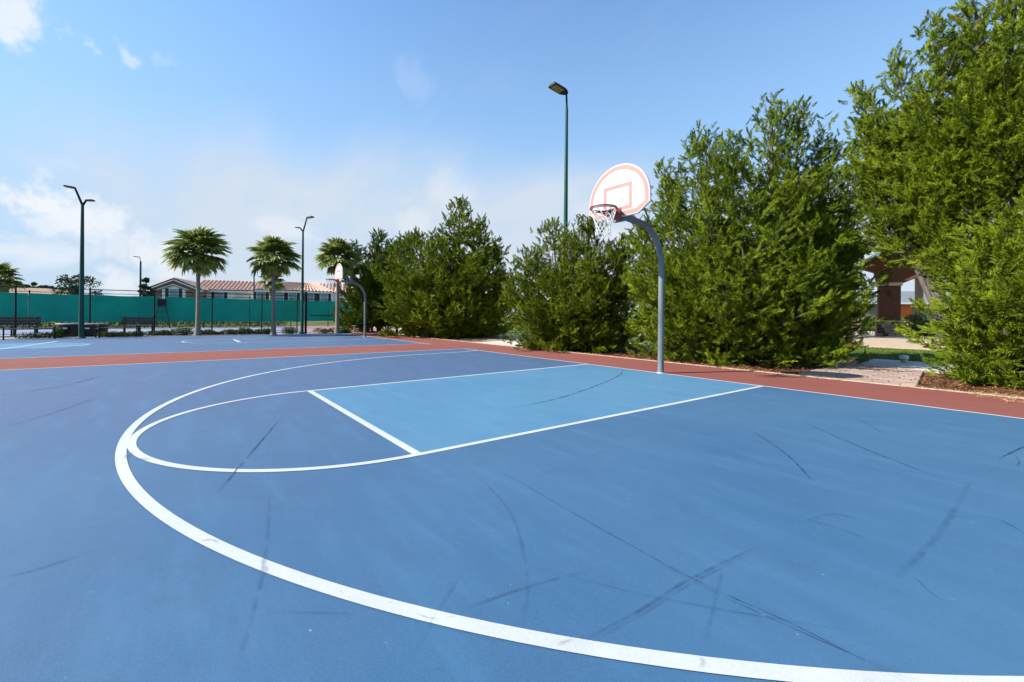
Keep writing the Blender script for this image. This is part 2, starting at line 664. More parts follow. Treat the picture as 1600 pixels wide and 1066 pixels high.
# ------------------------------------------------------------------ ground and courts
def sheet(name, poly, z, m, parent=None, kind='structure'):
    o = flip_up(MB().poly([(p[0], p[1], z) for p in poly]).build(name, m, parent))
    if parent is None:
        o['kind'] = kind
    return o


def rect(x0, x1, y0, y1):
    return [(x0, y0), (x1, y0), (x1, y1), (x0, y1)]


sheet('ground', rect(-1500, 1500, -1500, 1500), -0.06, 'grass_ground')
SX = -7.45
STRIP_Y = 1.98
court = MB().box((-7.2, -14.0, -0.05), (28.6, 2 * (14.0 + STRIP_Y), 0.10)).build('sports_court', 'court_red')
court['kind'] = 'structure'
sheet('blue_surface', rect(SX, 9.2, -24, 0), 0.002, 'court_blue', court)
sheet('blue_surface', rect(-21.15, -10.42, -28, 0.0), 0.002, 'court_blue', court)
HB, HF, FT = 1.93, 1.80, 6.16
sheet('key_surface', [(-HB, 0), (HB, 0), (HF, -FT), (-HF, -FT)], 0.0032, 'key_blue', court)
LZ = 0.0044
LW = 0.062


def line(name, pts, w=LW, z=LZ, closed=False):
    return flip_up(ribbon(pts, w, z, closed).build(name, 'line_white', court))


line('baseline', [(SX - 0.03, 0), (9.2, 0)], 0.055)
line('sideline', [(SX, 0.0275), (SX, -24)], 0.06, LZ + 0.0006)
line('lane_line', [(HB, -0.03), (HF, -FT)])
line('lane_line', [(-HB, -0.03), (-HF, -FT)])
line('free_throw_line', [(-HF + .03, -FT), (HF - .03, -FT)], 0.075, LZ + 0.0006)
line('free_throw_arc', [(HF * math.cos(a), -FT + HF * 1.03 * math.sin(a)) for a in np.linspace(math.pi, 2 * math.pi, 72)], LW, LZ + 0.0012)
R3, BZ = 6.26, 1.81
aL = 2 * math.pi - 0.0
arc = [(R3 * math.cos(a), -BZ + R3 * math.sin(a)) for a in np.linspace(math.pi, 2 * math.pi, 160)]
line('three_point_line', [(-R3 - 0.35, -0.03)] + [(-R3 - 0.35 * (1 - t) ** 2, -BZ * t) for t in (0.33, 0.66)] + arc + [(R3, -0.03)], 0.068, LZ + 0.0018)
# second court
X2 = -15.85
line('baseline', [(-21.15, 0.0), (-9.95, 0.0)], 0.06)
line('sideline', [(-10.42, -0.03), (-10.42, -28)], 0.06, LZ + 0.0006)
line('free_throw_arc', [(X2 + 1.55 * math.cos(a), -5.75 + 1.75 * math.sin(a)) for a in np.linspace(math.pi, 2 * math.pi, 48)], 0.07, LZ + 0.0012)
line('lane_line', [(X2 - 1.55, -5.75), (X2 - 1.55, -0.03)], 0.06)
line('lane_line', [(X2 + 1.55, -5.75), (X2 + 1.55, -0.03)], 0.06)
line('free_throw_line', [(-16.6, -5.76), (-14.65, -5.74)], 0.11, LZ + 0.0024)
key2 = [(X2 + 1.6 * math.cos(a), -11.75 + 1.75 * math.sin(a)) for a in np.linspace(0, math.pi, 40)]
sheet('key_surface', key2 + [(X2 - 1.6, -19), (X2 + 1.6, -19)], 0.0032, 'key_blue', court)
line('free_throw_arc', key2[4:18], 0.09, LZ)
line('free_throw_line', [G(-60, 553).to_2d(), G(0, 546).to_2d(), G(45, 540).to_2d(), G(90, 533.6).to_2d()], 0.09, LZ + 0.0012)
# cream concrete edging round the slab
m = MB().box((-7.2, STRIP_Y + 0.055, -0.045), (28.7, 0.10, 0.106))
o = m.build('concrete_edging', 'edging')
o['kind'] = 'structure'
o = MB().box((-21.72, -14, -0.045), (0.40, 32.06, 0.106)).build('court_kerb', 'concrete')
o['kind'] = 'structure'


# scuffs and tyre marks: soft-edged ribbons rubbed into the paint
def scuff(px, w, m, z=0.0078, fade=0.25):
    P = [G(x, y).to_2d() for x, y in px]
    # smooth resample (Catmull-Rom)
    Q = []
    for i in range(len(P) - 1):
        p0, p1, p2, p3 = P[max(i - 1, 0)], P[i], P[i + 1], P[min(i + 2, len(P) - 1)]
        for t in np.linspace(0, 1, 10)[:-1 if i < len(P) - 2 else None]:
            Q.append(0.5 * ((2 * p1) + (p2 - p0) * t + (2 * p0 - 5 * p1 + 4 * p2 - p3) * t * t + (3 * p1 - p0 - 3 * p2 + p3) * t ** 3))
    n = len(Q)
    V, T, F = [], [], []
    for i, p in enumerate(Q):
        t = (Q[min(i + 1, n - 1)] - Q[max(i - 1, 0)]).normalized()
        s = Vector((-t.y, t.x))
        f = min(1, min(i, n - 1 - i) / (n * fade))
        for k, a in ((-1, 0), (-0.35, 1), (0.35, 1), (1, 0)):
            q = p + s * (w / 2 * k)
            V.append((q.x, q.y, z))
            T.append(a * f)
    for i in range(n - 1):
        for k in range(3):
            a = 4 * i + k
            F.append((a, a + 1, a + 5, a + 4))
    o = np_mesh('scuff_mark', np.array(V), np.array(F), m, court, T)
    return flip_up(o)


K, Fm = 'rubber_mark', 'faint_mark'
for px, w, mm in [
    ([(336, 775), (395, 705), (441, 651)], .045, K),
    ([(735, 710), (900, 806), (1075, 903), (1230, 974), (1405, 1064)], .024, K),
    ([(1010, 868), (1090, 915), (1240, 985), (1420, 1064)], .016, K),
    ([(905, 1005), (1000, 955), (1075, 908), (1195, 850)], .022, K),
    ([(925, 1003), (1005, 960), (1085, 910), (1180, 863)], .014, K),
    ([(720, 955), (830, 917), (925, 892)], .026, K),
    ([(971, 574), (970, 585), (935, 602), (865, 625), (785, 640)], .10, K),
    ([(36, 613), (100, 603), (163, 587)], .11, K),
    ([(0, 668), (70, 650), (170, 615)], .16, Fm),
    ([(1165, 668), (1225, 708), (1272, 756)], .05, K),
    ([(1250, 658), (1350, 702), (1482, 753)], .05, K),
    ([(1310, 645), (1352, 662), (1385, 682)], .05, Fm),
    ([(421, 760), (412, 880), (362, 1064)], .035, Fm),
    ([(1518, 748), (1470, 830), (1390, 912)], .07, Fm),
    ([(840, 890), (1000, 930), (1130, 955), (1340, 990)], .030, Fm),
    ([(1478, 808), (1500, 809), (1522, 813)], .020, K),
    ([(1536, 808), (1560, 813), (1606, 838)], .018, K),
    ([(1560, 718), (1580, 708), (1606, 696)], .05, K),
    ([(1585, 712), (1592, 722), (1588, 730)], .03, K),
    ([(1128, 890), (1115, 945), (1100, 1006)], .030, Fm),
    ([(735, 735), (795, 800), (822, 900), (812, 985)], .040, Fm),
    ([(722, 895), (690, 945), (640, 1035)], .018, Fm),
    ([(1255, 812), (1305, 826), (1360, 846)], .03, Fm),
    ([(1250, 818), (1300, 805), (1350, 815)], .03, Fm),
    ([(0, 905), (60, 890), (150, 860)], .06, Fm),
    ([(420, 958), (520, 960), (560, 962)], .025, Fm),
    ([(1430, 905), (1450, 925), (1470, 940)], .020, K),
    ([(455, 848), (465, 849), (475, 850)], .012, K),
    ([(1105, 570), (1116, 573), (1125, 571)], .05, K),
    ([(915, 575), (910, 574), (903, 576)], .08, K),
]:
    scuff(px, w * (.32 if mm == K else .55), mm)
for px, w in [([(192, 722), (200, 712), (214, 706)], .05), ([(210, 720), (222, 718), (232, 721)], .05), ([(312, 848), (330, 846), (345, 852)], .02),
              ([(410, 875), (414, 890), (412, 900)], .03), ([(690, 975), (700, 968), (712, 966)], .015), ([(870, 1012), (885, 1005), (900, 1003)], .02),
              ([(1095, 1030), (1098, 1040), (1092, 1050)], .02), ([(650, 962), (668, 968), (690, 971)], .012)]:
    scuff(px, w, 'line_scuff', 0.0086)


# mulch beds, lawn, walkways
sheet('mulch_bed', [(-6.7, 2.08), (1.72, 2.08), (1.55, 5.5), (-7.6, 5.5)], -0.046, 'mulch')
sheet('mulch_bed', [(3.48, 2.08), (12, 2.08), (12, 5.5), (3.05, 5.5)], -0.046, 'mulch')
sheet('mulch_bed', [(-30, 2.08), (-10.6, 2.08), (-10.6, 5.6), (-30, 5.6)], -0.046, 'sand')
sheet('planting_strip', [(-21.92, -34), (-23.9, -34), (-23.9, 3), (-21.92, 3)], -0.046, 'sand')
o = MB().box((-10, 6.85, -0.05), (60, 2.5, 0.09)).build('concrete_walkway', 'concrete')
o['kind'] = 'structure'
o = MB().prism([(-10.4, 2.09, -0.052), (-7.0, 2.09, -0.052), (-7.9, 5.59, -0.052), (-10.4, 5.59, -0.052)], (0, 0, 0.045)).build('concrete_path', 'concrete')
o['kind'] = 'structure'
sheet('lawn', [(-40, 8.12), (40, 8.12), (40, 14.9), (-40, 14.9)], -0.044, 'lawn_ground')
o = MB().box((-2, 24.9, -0.03), (36, 19.9, 0.10)).build('patio', 'cream_band')
o['kind'] = 'structure'
rng = np.random.default_rng(5)
# lawn blades where the photo looks across the grass
n = 26000
P = np.stack([rng.uniform(-3, 6.5, n), 8.13 + 6.7 * rng.random(n), np.full(n, -0.044)], 1)
az = rng.uniform(0, 2 * np.pi, n)
h = rng.uniform(0.025, 0.075, n)
w = 0.006
side = np.stack([np.cos(az) * w, np.sin(az) * w, 0 * az], 1)
tip = P + np.stack([rng.normal(0, .02, n), rng.normal(0, .02, n), h], 1)
V = np.stack([P - side, P + side, tip], 1).reshape(-1, 3)
Fc = np.arange(3 * n).reshape(-1, 3)
o = np_mesh('grass', V, Fc, 'lawn_blade', None, np.repeat(rng.uniform(0, .9, n), 3))
tag(o, 'short green lawn grass between the walkway and the pavilion', 'grass', kind='stuff')

# paver path between the two beds
pav = sheet('paver_path', [(1.6, 2.085), (3.5, 2.085), (3.05, 5.57), (1.5, 5.57)], -0.040, 'paver_bed')
brick_me = {}
rr = random.Random(3)
bl, bw = 0.40, 0.20
row = 0
y = 2.10
while y < 5.45:
    xo = -0.2 if row % 2 else 0
    x = 1.45 + xo
    while x < 3.6:
        t = (y - 2.09) / 3.5
        xl, xr_ = 1.62 - 0.10 * t, 3.48 - 0.42 * t
        a, b_ = max(x, xl), min(x + bl, xr_)
        if b_ - a > 0.06:
            mm = rr.choice(['paver_a', 'paver_b', 'paver_b', 'paver_c'])
            full = abs((b_ - a) - bl) < 1e-6
            key = (mm, full)
            if full and key in brick_me:
                o = bpy.data.objects.new('paver', brick_me[key])
                C.objects.link(o)
                o.parent = pav
            else:
                hw_, hh = (b_ - a) / 2 - 0.006, bw / 2 - 0.006
                c_ = 0.008
                mb = MB()
                mb.add([(-hw_, -hh, -.02), (hw_, -hh, -.02), (hw_, hh, -.02), (-hw_, hh, -.02),
                        (-hw_, -hh, .012), (hw_, -hh, .012), (hw_, hh, .012), (-hw_, hh, .012),
                        (-hw_ + c_, -hh + c_, .02), (hw_ - c_, -hh + c_, .02), (hw_ - c_, hh - c_, .02), (-hw_ + c_, hh - c_, .02)],
                       [(0, 1, 5, 4), (1, 2, 6, 5), (2, 3, 7, 6), (3, 0, 4, 7), (4, 5, 9, 8), (5, 6, 10, 9), (6, 7, 11, 10), (7, 4, 8, 11), (8, 9, 10, 11)])
                o = mb.build('paver', mm, pav)
                if full:
                    brick_me[key] = o.data
            o.location = ((a + b_) / 2, y + bw / 2, -0.022 + rr.uniform(-.004, .004))
            o.rotation_euler = (rr.uniform(-.01, .01), rr.uniform(-.01, .01), 0)
        x += bl
    y += bw
    row += 1


# mulch chips on the beds, straw blown on to the red strip
def chips(name, regions, n, size, m, label, cat, seed, zz=-0.04, thin=0.25):
    r = np.random.default_rng(seed)
    P = []
    wts = np.array([(x1 - x0) * (y1 - y0) for x0, x1, y0, y1 in regions])
    wts = wts / wts.sum()
    idx = r.choice(len(regions), n, p=wts)
    R_ = np.array(regions)[idx]
    x = R_[:, 0] + (R_[:, 1] - R_[:, 0]) * r.random(n)
    yy = R_[:, 2] + (R_[:, 3] - R_[:, 2]) * r.random(n)
    P = np.stack([x, yy, zz + 0.022 * r.random(n)], 1)
    a = r.uniform(0, 2 * np.pi, n)
    el = r.normal(0, .3, n)
    d = np.stack([np.cos(a) * np.cos(el), np.sin(a) * np.cos(el), np.sin(el)], 1) * (size * r.uniform(.5, 1.4, n))[:, None]
    s = np.stack([-np.sin(a), np.cos(a), r.normal(0, .35, n)], 1) * (size * thin * r.uniform(.5, 1.2, n))[:, None]
    V = np.stack([P - d - s, P + d - s, P + d + s, P - d + s], 1).reshape(-1, 3)
    V[:, 2] = np.maximum(V[:, 2], zz)
    o = np_mesh(name, V, np.arange(4 * n).reshape(-1, 4), m, None, np.repeat(r.uniform(0, 1, n), 4))
    tag(o, label, cat, kind='stuff')


chips('mulch', [(-6.6, 1.6, 2.1, 4.2), (3.3, 6.2, 2.1, 4.6), (-17, -10.6, 2.1, 3.4)], 15000, 0.032, 'mulch_chip', 'reddish brown mulch chips under the cedars beside the court', 'mulch', 8)
chips('dry_straw', [(4.2, 6.5, 1.60, 2.25), (3.3, 5.0, 1.85, 2.2), (-0.2, 2.6, 1.78, 2.15), (4.4, 6.5, 1.3, 1.6)], 1500, 0.045, 'straw', 'dry straw needles blown on to the red court edge', 'straw', 9, 0.002, 0.045)
chips('dry_straw', [(-6, 0, 1.85, 2.2), (-13, -6, 1.88, 2.2)], 900, 0.04, 'straw', 'dry needles lying along the edging under the middle cedars', 'straw', 10, 0.009, 0.06)


# ------------------------------------------------------------------ cedars
def norm(a):
    return a / (np.linalg.norm(a, axis=-1, keepdims=True) + 1e-9)


def sprig_mesh(seed, m, fine):
    """one feathery cedar sprig of unit length along +Z"""
    r = np.random.default_rng(seed)
    V, F, T = [], [], []

    def spindle(p, d, L_, w, t0):
        w1 = np.cross(d, r.normal(0, 1, 3))
        w1 /= np.linalg.norm(w1)
        w2 = np.cross(d, w1)
        o = len(V)
        mid = p + d * L_ * .4
        V.append(p)
        for q in (0, 2.094, 4.189):
            V.append(mid + (w1 * math.cos(q) + w2 * math.sin(q)) * w / 2)
        V.append(p + d * L_)
        T.extend([t0 - .06, t0, t0, t0, t0 + .10])
        for f in ((0, 2, 1), (0, 3, 2), (0, 1, 3), (4, 1, 2), (4, 2, 3), (4, 3, 1)):
            F.append(tuple(o + i for i in f))
    nf = 36 if fine else 22
    wd = .052 if fine else .085
    for i in range(nf):
        u = (i + .3) / nf
        an = i * math.pi + r.normal(0, .6)
        pr = np.array([math.cos(an), math.sin(an) * .7, 0])
        d = np.array([0, 0, .75 + .5 * u]) + pr * (.85 - .45 * u) + r.normal(0, .13, 3)
        d /= np.linalg.norm(d)
        p = np.array([.04 * math.sin(5 * u), .04 * math.cos(4 * u), .9 * u])
        L_ = (.40 - .16 * u) * r.uniform(.75, 1.25)
        spindle(p, d, L_, wd * r.uniform(.8, 1.25), r.normal(0, .06))
        if fine and i % 2 == 0:
            d2 = d + r.normal(0, .5, 3)
            d2 /= np.linalg.norm(d2)
            spindle(p + d * L_ * .4, d2, L_ * .6, wd * .9, r.normal(0, .06))
    me = bpy.data.meshes.new('sprig')
    me.from_pydata([tuple(v) for v in V], [], F)
    a = me.attributes.new('tint_local', 'FLOAT', 'POINT')
    a.data.foreach_set('value', np.array(T, dtype=np.float32))
    me.materials.append(MATS[m])
    return bpy.data.objects.new('sprig', me)


SPRIG_GROUPS = {}


def sprig_group(m, fine):
    if (m, fine) in SPRIG_GROUPS:
        return SPRIG_GROUPS[(m, fine)]
    ng = bpy.data.node_groups.new('sprigs_' + m, 'GeometryNodeTree')
    ng.interface.new_socket('Geometry', in_out='INPUT', socket_type='NodeSocketGeometry')
    ng.interface.new_socket('Geometry', in_out='OUTPUT', socket_type='NodeSocketGeometry')
    N, L = ng.nodes.new, ng.links.new
    gi, go = N('NodeGroupInput'), N('NodeGroupOutput')
    jn = N('GeometryNodeJoinGeometry')
    for k in reversed(range(6)):
        oi = N('GeometryNodeObjectInfo')
        oi.inputs['Object'].default_value = sprig_mesh(100 + k, m, fine)
        oi.inputs['As Instance'].default_value = True
        L(oi.outputs['Geometry'], jn.inputs[0])
    ip = N('GeometryNodeInstanceOnPoints')
    ip.inputs['Pick Instance'].default_value = True

    def attr(nm, ty):
        a = N('GeometryNodeInputNamedAttribute')
        a.data_type = ty
        a.inputs['Name'].default_value = nm
        return a.outputs['Attribute']
    er = N('FunctionNodeEulerToRotation')
    L(attr('rot', 'FLOAT_VECTOR'), er.inputs[0])
    L(gi.outputs[0], ip.inputs['Points'])
    L(jn.outputs[0], ip.inputs['Instance'])
    L(attr('pick', 'INT'), ip.inputs['Instance Index'])
    L(er.outputs[0], ip.inputs['Rotation'])
    L(attr('scl', 'FLOAT'), ip.inputs['Scale'])
    L(ip.outputs[0], go.inputs[0])
    SPRIG_GROUPS[(m, fine)] = ng
    return ng


def cedar(base, lobes, seed, m, label, twig_gap=0.062, limbs_per_m=20, skirt=0.0, zmin=0.02, trunk_r=0.16, limb_wood=0.45, clear=0.0, name='cedar_tree', openness=0.0, spread_=0.6, pw=1.0, fine=True, scl=.82):
    """lobes: (lateral right, depth away, height, radius) in metres; each is a leader of the tree."""
    r = np.random.default_rng(seed)
    root = empty(name, (base[0], base[1], -0.05))
    tag(root, label, 'tree', 'cedars along the court')
    rt, fwv = np.array(RT0), np.array(FW)
    wood = MB()
    allV, allT, allN = [], [], 0
    P0s, Ds, Ls, Ts = [], [], [], []
    for li, (lat, dep, H, R) in enumerate(lobes):
        off = rt * lat + fwv * dep
        ph = r.uniform(0, 6.28, 4)

        def axis(t):
            t = np.asarray(t)[..., None]
            p = off * (spread_ + (1 - spread_) * t ** pw)
            p = p + np.array([0, 0, 1.0]) * H * t
            p = p + rt * 0.10 * np.sin(4 * t + ph[0]) + fwv * 0.10 * np.sin(3.3 * t + ph[1])
            return p
        ts = np.linspace(0, 0.97, 9)
        tr = trunk_r if li == 0 else trunk_r * 0.45
        wood.tube([tuple(p) for p in axis(ts)], [tr * (1 - 0.93 * t) + 0.006 for t in ts], 7)
        nl = int(limbs_per_m * H)
        t = clear + (1 - clear) * (r.random(nl) ** 1.15)
        az = np.arange(nl) * 2.399963 + r.normal(0, .35, nl)
        prof = np.interp(t, [0, .10, .30, .5, .7, .85, 1.0], [.88, 1.0, 1.0, .86, .62, .38, .10])
        lump = 1 + .16 * np.sin(2 * az + ph[2] + 5 * t) + .14 * np.sin(3 * az + ph[3] - 7 * t)
        Ln = R * prof * lump * r.uniform(.62, 1.12, nl)
        # a few long wands poke out of the outline
        wand = r.random(nl) < 0.07
        Ln = np.where(wand, Ln * 1.18, Ln)
        e0 = np.radians(np.interp(t, [0, .2, .6, 1], [-6, 8, 26, 64]) + r.normal(0, 9, nl))
        S = axis(t)
        hd = np.stack([np.cos(az), np.sin(az), 0 * az], 1)

        def limb(s, i):
            # s, i arrays
            L_ = Ln[i][:, None]
            s = s[:, None]
            c, sn = np.cos(e0[i])[:, None], np.sin(e0[i])[:, None]
            up = np.array([0, 0, 1.0])
            return S[i] + L_ * (hd[i] * (c * s) + up * (sn * s + .20 * s * s - .05 * np.sin(3.14 * s)))
        # wood of some limbs
        for k in np.nonzero(r.random(nl) < limb_wood)[0]:
            ss = np.array([0, .3, .6, .9])
            pts = limb(ss, np.full(4, k))
            r0 = 0.008 + 0.011 * Ln[k]
            wood.tube([tuple(p) for p in pts], [r0, r0 * .8, r0 * .5, r0 * .2], 4, False)
        nt_ = np.maximum(3, (Ln / twig_gap * (1 - openness * t)).astype(int))
        idx = np.repeat(np.arange(nl), nt_)
        s = 1 - (r.random(len(idx)) ** 1.35) * 0.86
        p = limb(s, idx)
        p2 = limb(np.minimum(s + .05, 1.05), idx)
        tan = norm(p2 - p)
        spread = (0.10 + 0.10 * R * (1 - s))[:, None]
        p = p + r.normal(0, 1, p.shape) * spread * np.array([.8, .8, .45])
        rd = r.normal(0, 1, p.shape)
        d = norm(tan * .85 + rd * np.array([.55, .55, .34]) + np.array([0, 0, .16]))
        ln = r.uniform(.20, .42, len(idx)) * (1.12 - .30 * s)
        limbt = r.uniform(-.18, .18, nl)[idx] + r.uniform(-.08, .08)
        tint = np.clip(r.normal(.50, .15, len(idx)) + limbt, .08, .78)
        dead = r.random(len(idx)) < 0.002
        tint = np.where(dead, 1.15, tint)
        P0s.append(p)
        Ds.append(d)
        Ls.append(ln)
        Ts.append(tint)
    P0, Dd, Ll, Tt = map(np.concatenate, (P0s, Ds, Ls, Ts))
    keep = P0[:, 2] > zmin
    P0, Dd, Ll, Tt = P0[keep], Dd[keep], Ll[keep], Tt[keep]
    # keep the sprigs' tips off the ground
    low = P0[:, 2] + Dd[:, 2] * Ll < .08
    Dd[low, 2] = np.abs(Dd[low, 2]) + .1
    Dd = norm(Dd)
    n = len(P0)
    me = bpy.data.meshes.new('crown')
    me.vertices.add(n)
    me.vertices.foreach_set('co', P0.astype(np.float32).ravel())
    # Euler XYZ that takes +Z to Dd after a random roll about Z
    roll = r.uniform(0, 2 * np.pi, n)
    th = np.arccos(np.clip(Dd[:, 2], -1, 1))
    ph_ = np.arctan2(Dd[:, 1], Dd[:, 0])
    # R = Rz(ph) Ry(th) Rz(roll)
    c1, s1, c2, s2, c3, s3 = np.cos(ph_), np.sin(ph_), np.cos(th), np.sin(th), np.cos(roll), np.sin(roll)
    r00, r10 = c1 * c2 * c3 - s1 * s3, s1 * c2 * c3 + c1 * s3
    r20, r21, r22 = -s2 * c3, s2 * s3, c2
    eu = np.stack([np.arctan2(r21, r22), np.arcsin(np.clip(-r20, -1, 1)), np.arctan2(r10, r00)], 1)
    for nm, ty, dat in (('rot', 'FLOAT_VECTOR', eu), ('scl', 'FLOAT', Ll * scl), ('tint', 'FLOAT', Tt)):
        a = me.attributes.new(nm, ty, 'POINT')
        a.data.foreach_set('vector' if ty == 'FLOAT_VECTOR' else 'value', dat.astype(np.float32).ravel())
    a = me.attributes.new('pick', 'INT', 'POINT')
    a.data.foreach_set('value', r.integers(0, 6, n).astype(np.int32))
    me.materials.append(MATS[m])
    cr = bpy.data.objects.new('crown', me)
    C.objects.link(cr)
    cr.parent = root
    cr['kind'] = 'stuff'
    md = cr.modifiers.new('sprigs', 'NODES')
    md.node_group = sprig_group(m, fine)
    wood.build('trunk', 'bark', root, True)
    print(label, 'sprigs', n)
    return root


def lob(c_px, depth, base_y, items):
    """items: (px of the top, y of the top, radius, extra depth) -> lobes in metres"""
    out = []
    for px, ty, R, ed in items:
        d = depth + ed
        lat = ((px - 800) * d - (c_px - 800) * depth) / FPX
        out.append((lat, ed, CZ + (493 + (px - 800) * ROLL - ty) / FPX * d, R))
    return out


A = D(1182, 11.9)
cedar(A, lob(1182, 11.9, 562, [(1208, 158, 2.0, 0.2), (1080, 214, 1.8, -0.1), (1143, 225, 1.7, -.9), (1250, 164, 1.7, .6), (1292, 222, 1.45, .4),
                              (1050, 330, 1.7, -.5), (1150, 370, 1.75, -1.5), (1262, 400, 1.5, -1.1), (1295, 390, 1.0, -.2), (1000, 395, 1.35, .1), (990, 345, 1.2, .9), (1035, 262, 1.35, .5), (1328, 255, 1.15, .9), (1105, 300, 1.6, -1.0), (1225, 290, 1.7, -.8)]),
      11, 'cedar', 'broad tall cedar directly behind the nearest basketball hoop', openness=.25)
B = D(897, 15.3)
cedar(B, lob(897, 15.3, 545, [(925, 345, 1.9, .2), (865, 352, 1.7, .0), (893, 372, 1.8, -.9), (950, 395, 1.6, -.4), (832, 395, 1.6, -.1), (805, 440, 1.25, 0), (985, 372, 1.3, .8), (860, 440, 1.6, -1.2), (935, 450, 1.6, -1.1), (982, 400, 1.2, .6)]),
      12, 'cedar_yellow', 'low bushy cedar in front of the tall single-headed light pole', openness=.2)
Cc = D(697, 23.0)
cedar(Cc, lob(697, 23.0, 526, [(716, 320, 2.4, .2), (650, 372, 2.3, 0), (755, 352, 2.3, .3), (690, 380, 2.3, -1.2), (620, 380, 2.0, .2), (740, 420, 2.2, -1.0), (655, 440, 1.9, -1.4), (778, 392, 1.9, .8), (785, 440, 1.6, .2)]),
      13, 'cedar_yellow', 'cedar with a pointed top between the far hoop and the light pole', twig_gap=.085, limbs_per_m=18, openness=.45, fine=False, scl=1.3)
Dd_ = D(600, 27.5)
cedar(Dd_, lob(600, 27.5, 521, [(590, 366, 1.9, 0), (556, 380, 1.7, .2), (632, 372, 1.9, .8), (575, 400, 1.5, -.8), (545, 410, 1.2, .2), (610, 400, 1.7, .4)]),
      14, 'cedar_dark', 'dark cedar behind the far hoop beside the third palm', twig_gap=.095, limbs_per_m=15, openness=.2, clear=.08, fine=False, scl=1.4)
E_ = D(1540, 8.9)
cedar(E_, lob(1540, 8.9, 590, [(1520, -10, 1.7, .4), (1590, -70, 1.9, .1), (1660, -60, 2.0, 0), (1448, 35, 1.35, .9), (1388, 90, 1.25, 1.7), (1330, 148, 1.15, 2.4), (1322, 205, 1.1, 2.6), (1352, 270, 1.1, 2.3), (1428, 300, .85, 1.0),
                              (1372, 225, 1.25, 2.0), (1425, 190, 1.2, 1.3), (1495, 215, 1.3, .2), (1580, 170, 1.4, -.2)]),
      15, 'cedar', 'tallest cedar at the right edge, rising over the pavilion', clear=.44, openness=.32, limbs_per_m=13.5, spread_=.10, pw=1.2)
E2 = D(1568, 8.0)
cedar(E2, lob(1568, 8.0, 604, [(1595, 320, 1.15, 0), (1556, 392, .80, -.1), (1630, 350, 1.5, .1), (1578, 450, .78, -.6), (1610, 460, 1.3, -.6), (1670, 390, 1.3, 0)]),
      16, 'cedar', 'low spreading cedar at the right edge, branches sweeping to the ground', openness=.1, scl=.95)
print('cedars done')


# ------------------------------------------------------------------ basketball hoops
def outline(off=0.0):
    W, zb, zc, zs, top = .686 - off, 2.935 + off, 3.10 + off * .4, 3.24, 3.90 - off
    wb = .44 - off * .45
    pts = [(-wb, zb), (wb, zb), (W, zc), (W, zs)]
    n = 26
    for i in range(1, n):
        a = math.pi * i / n
        pts.append((W * math.cos(a), zs + (top - zs) * math.sin(a)))
    pts += [(-W, zs), (-W, zc)]
    return pts


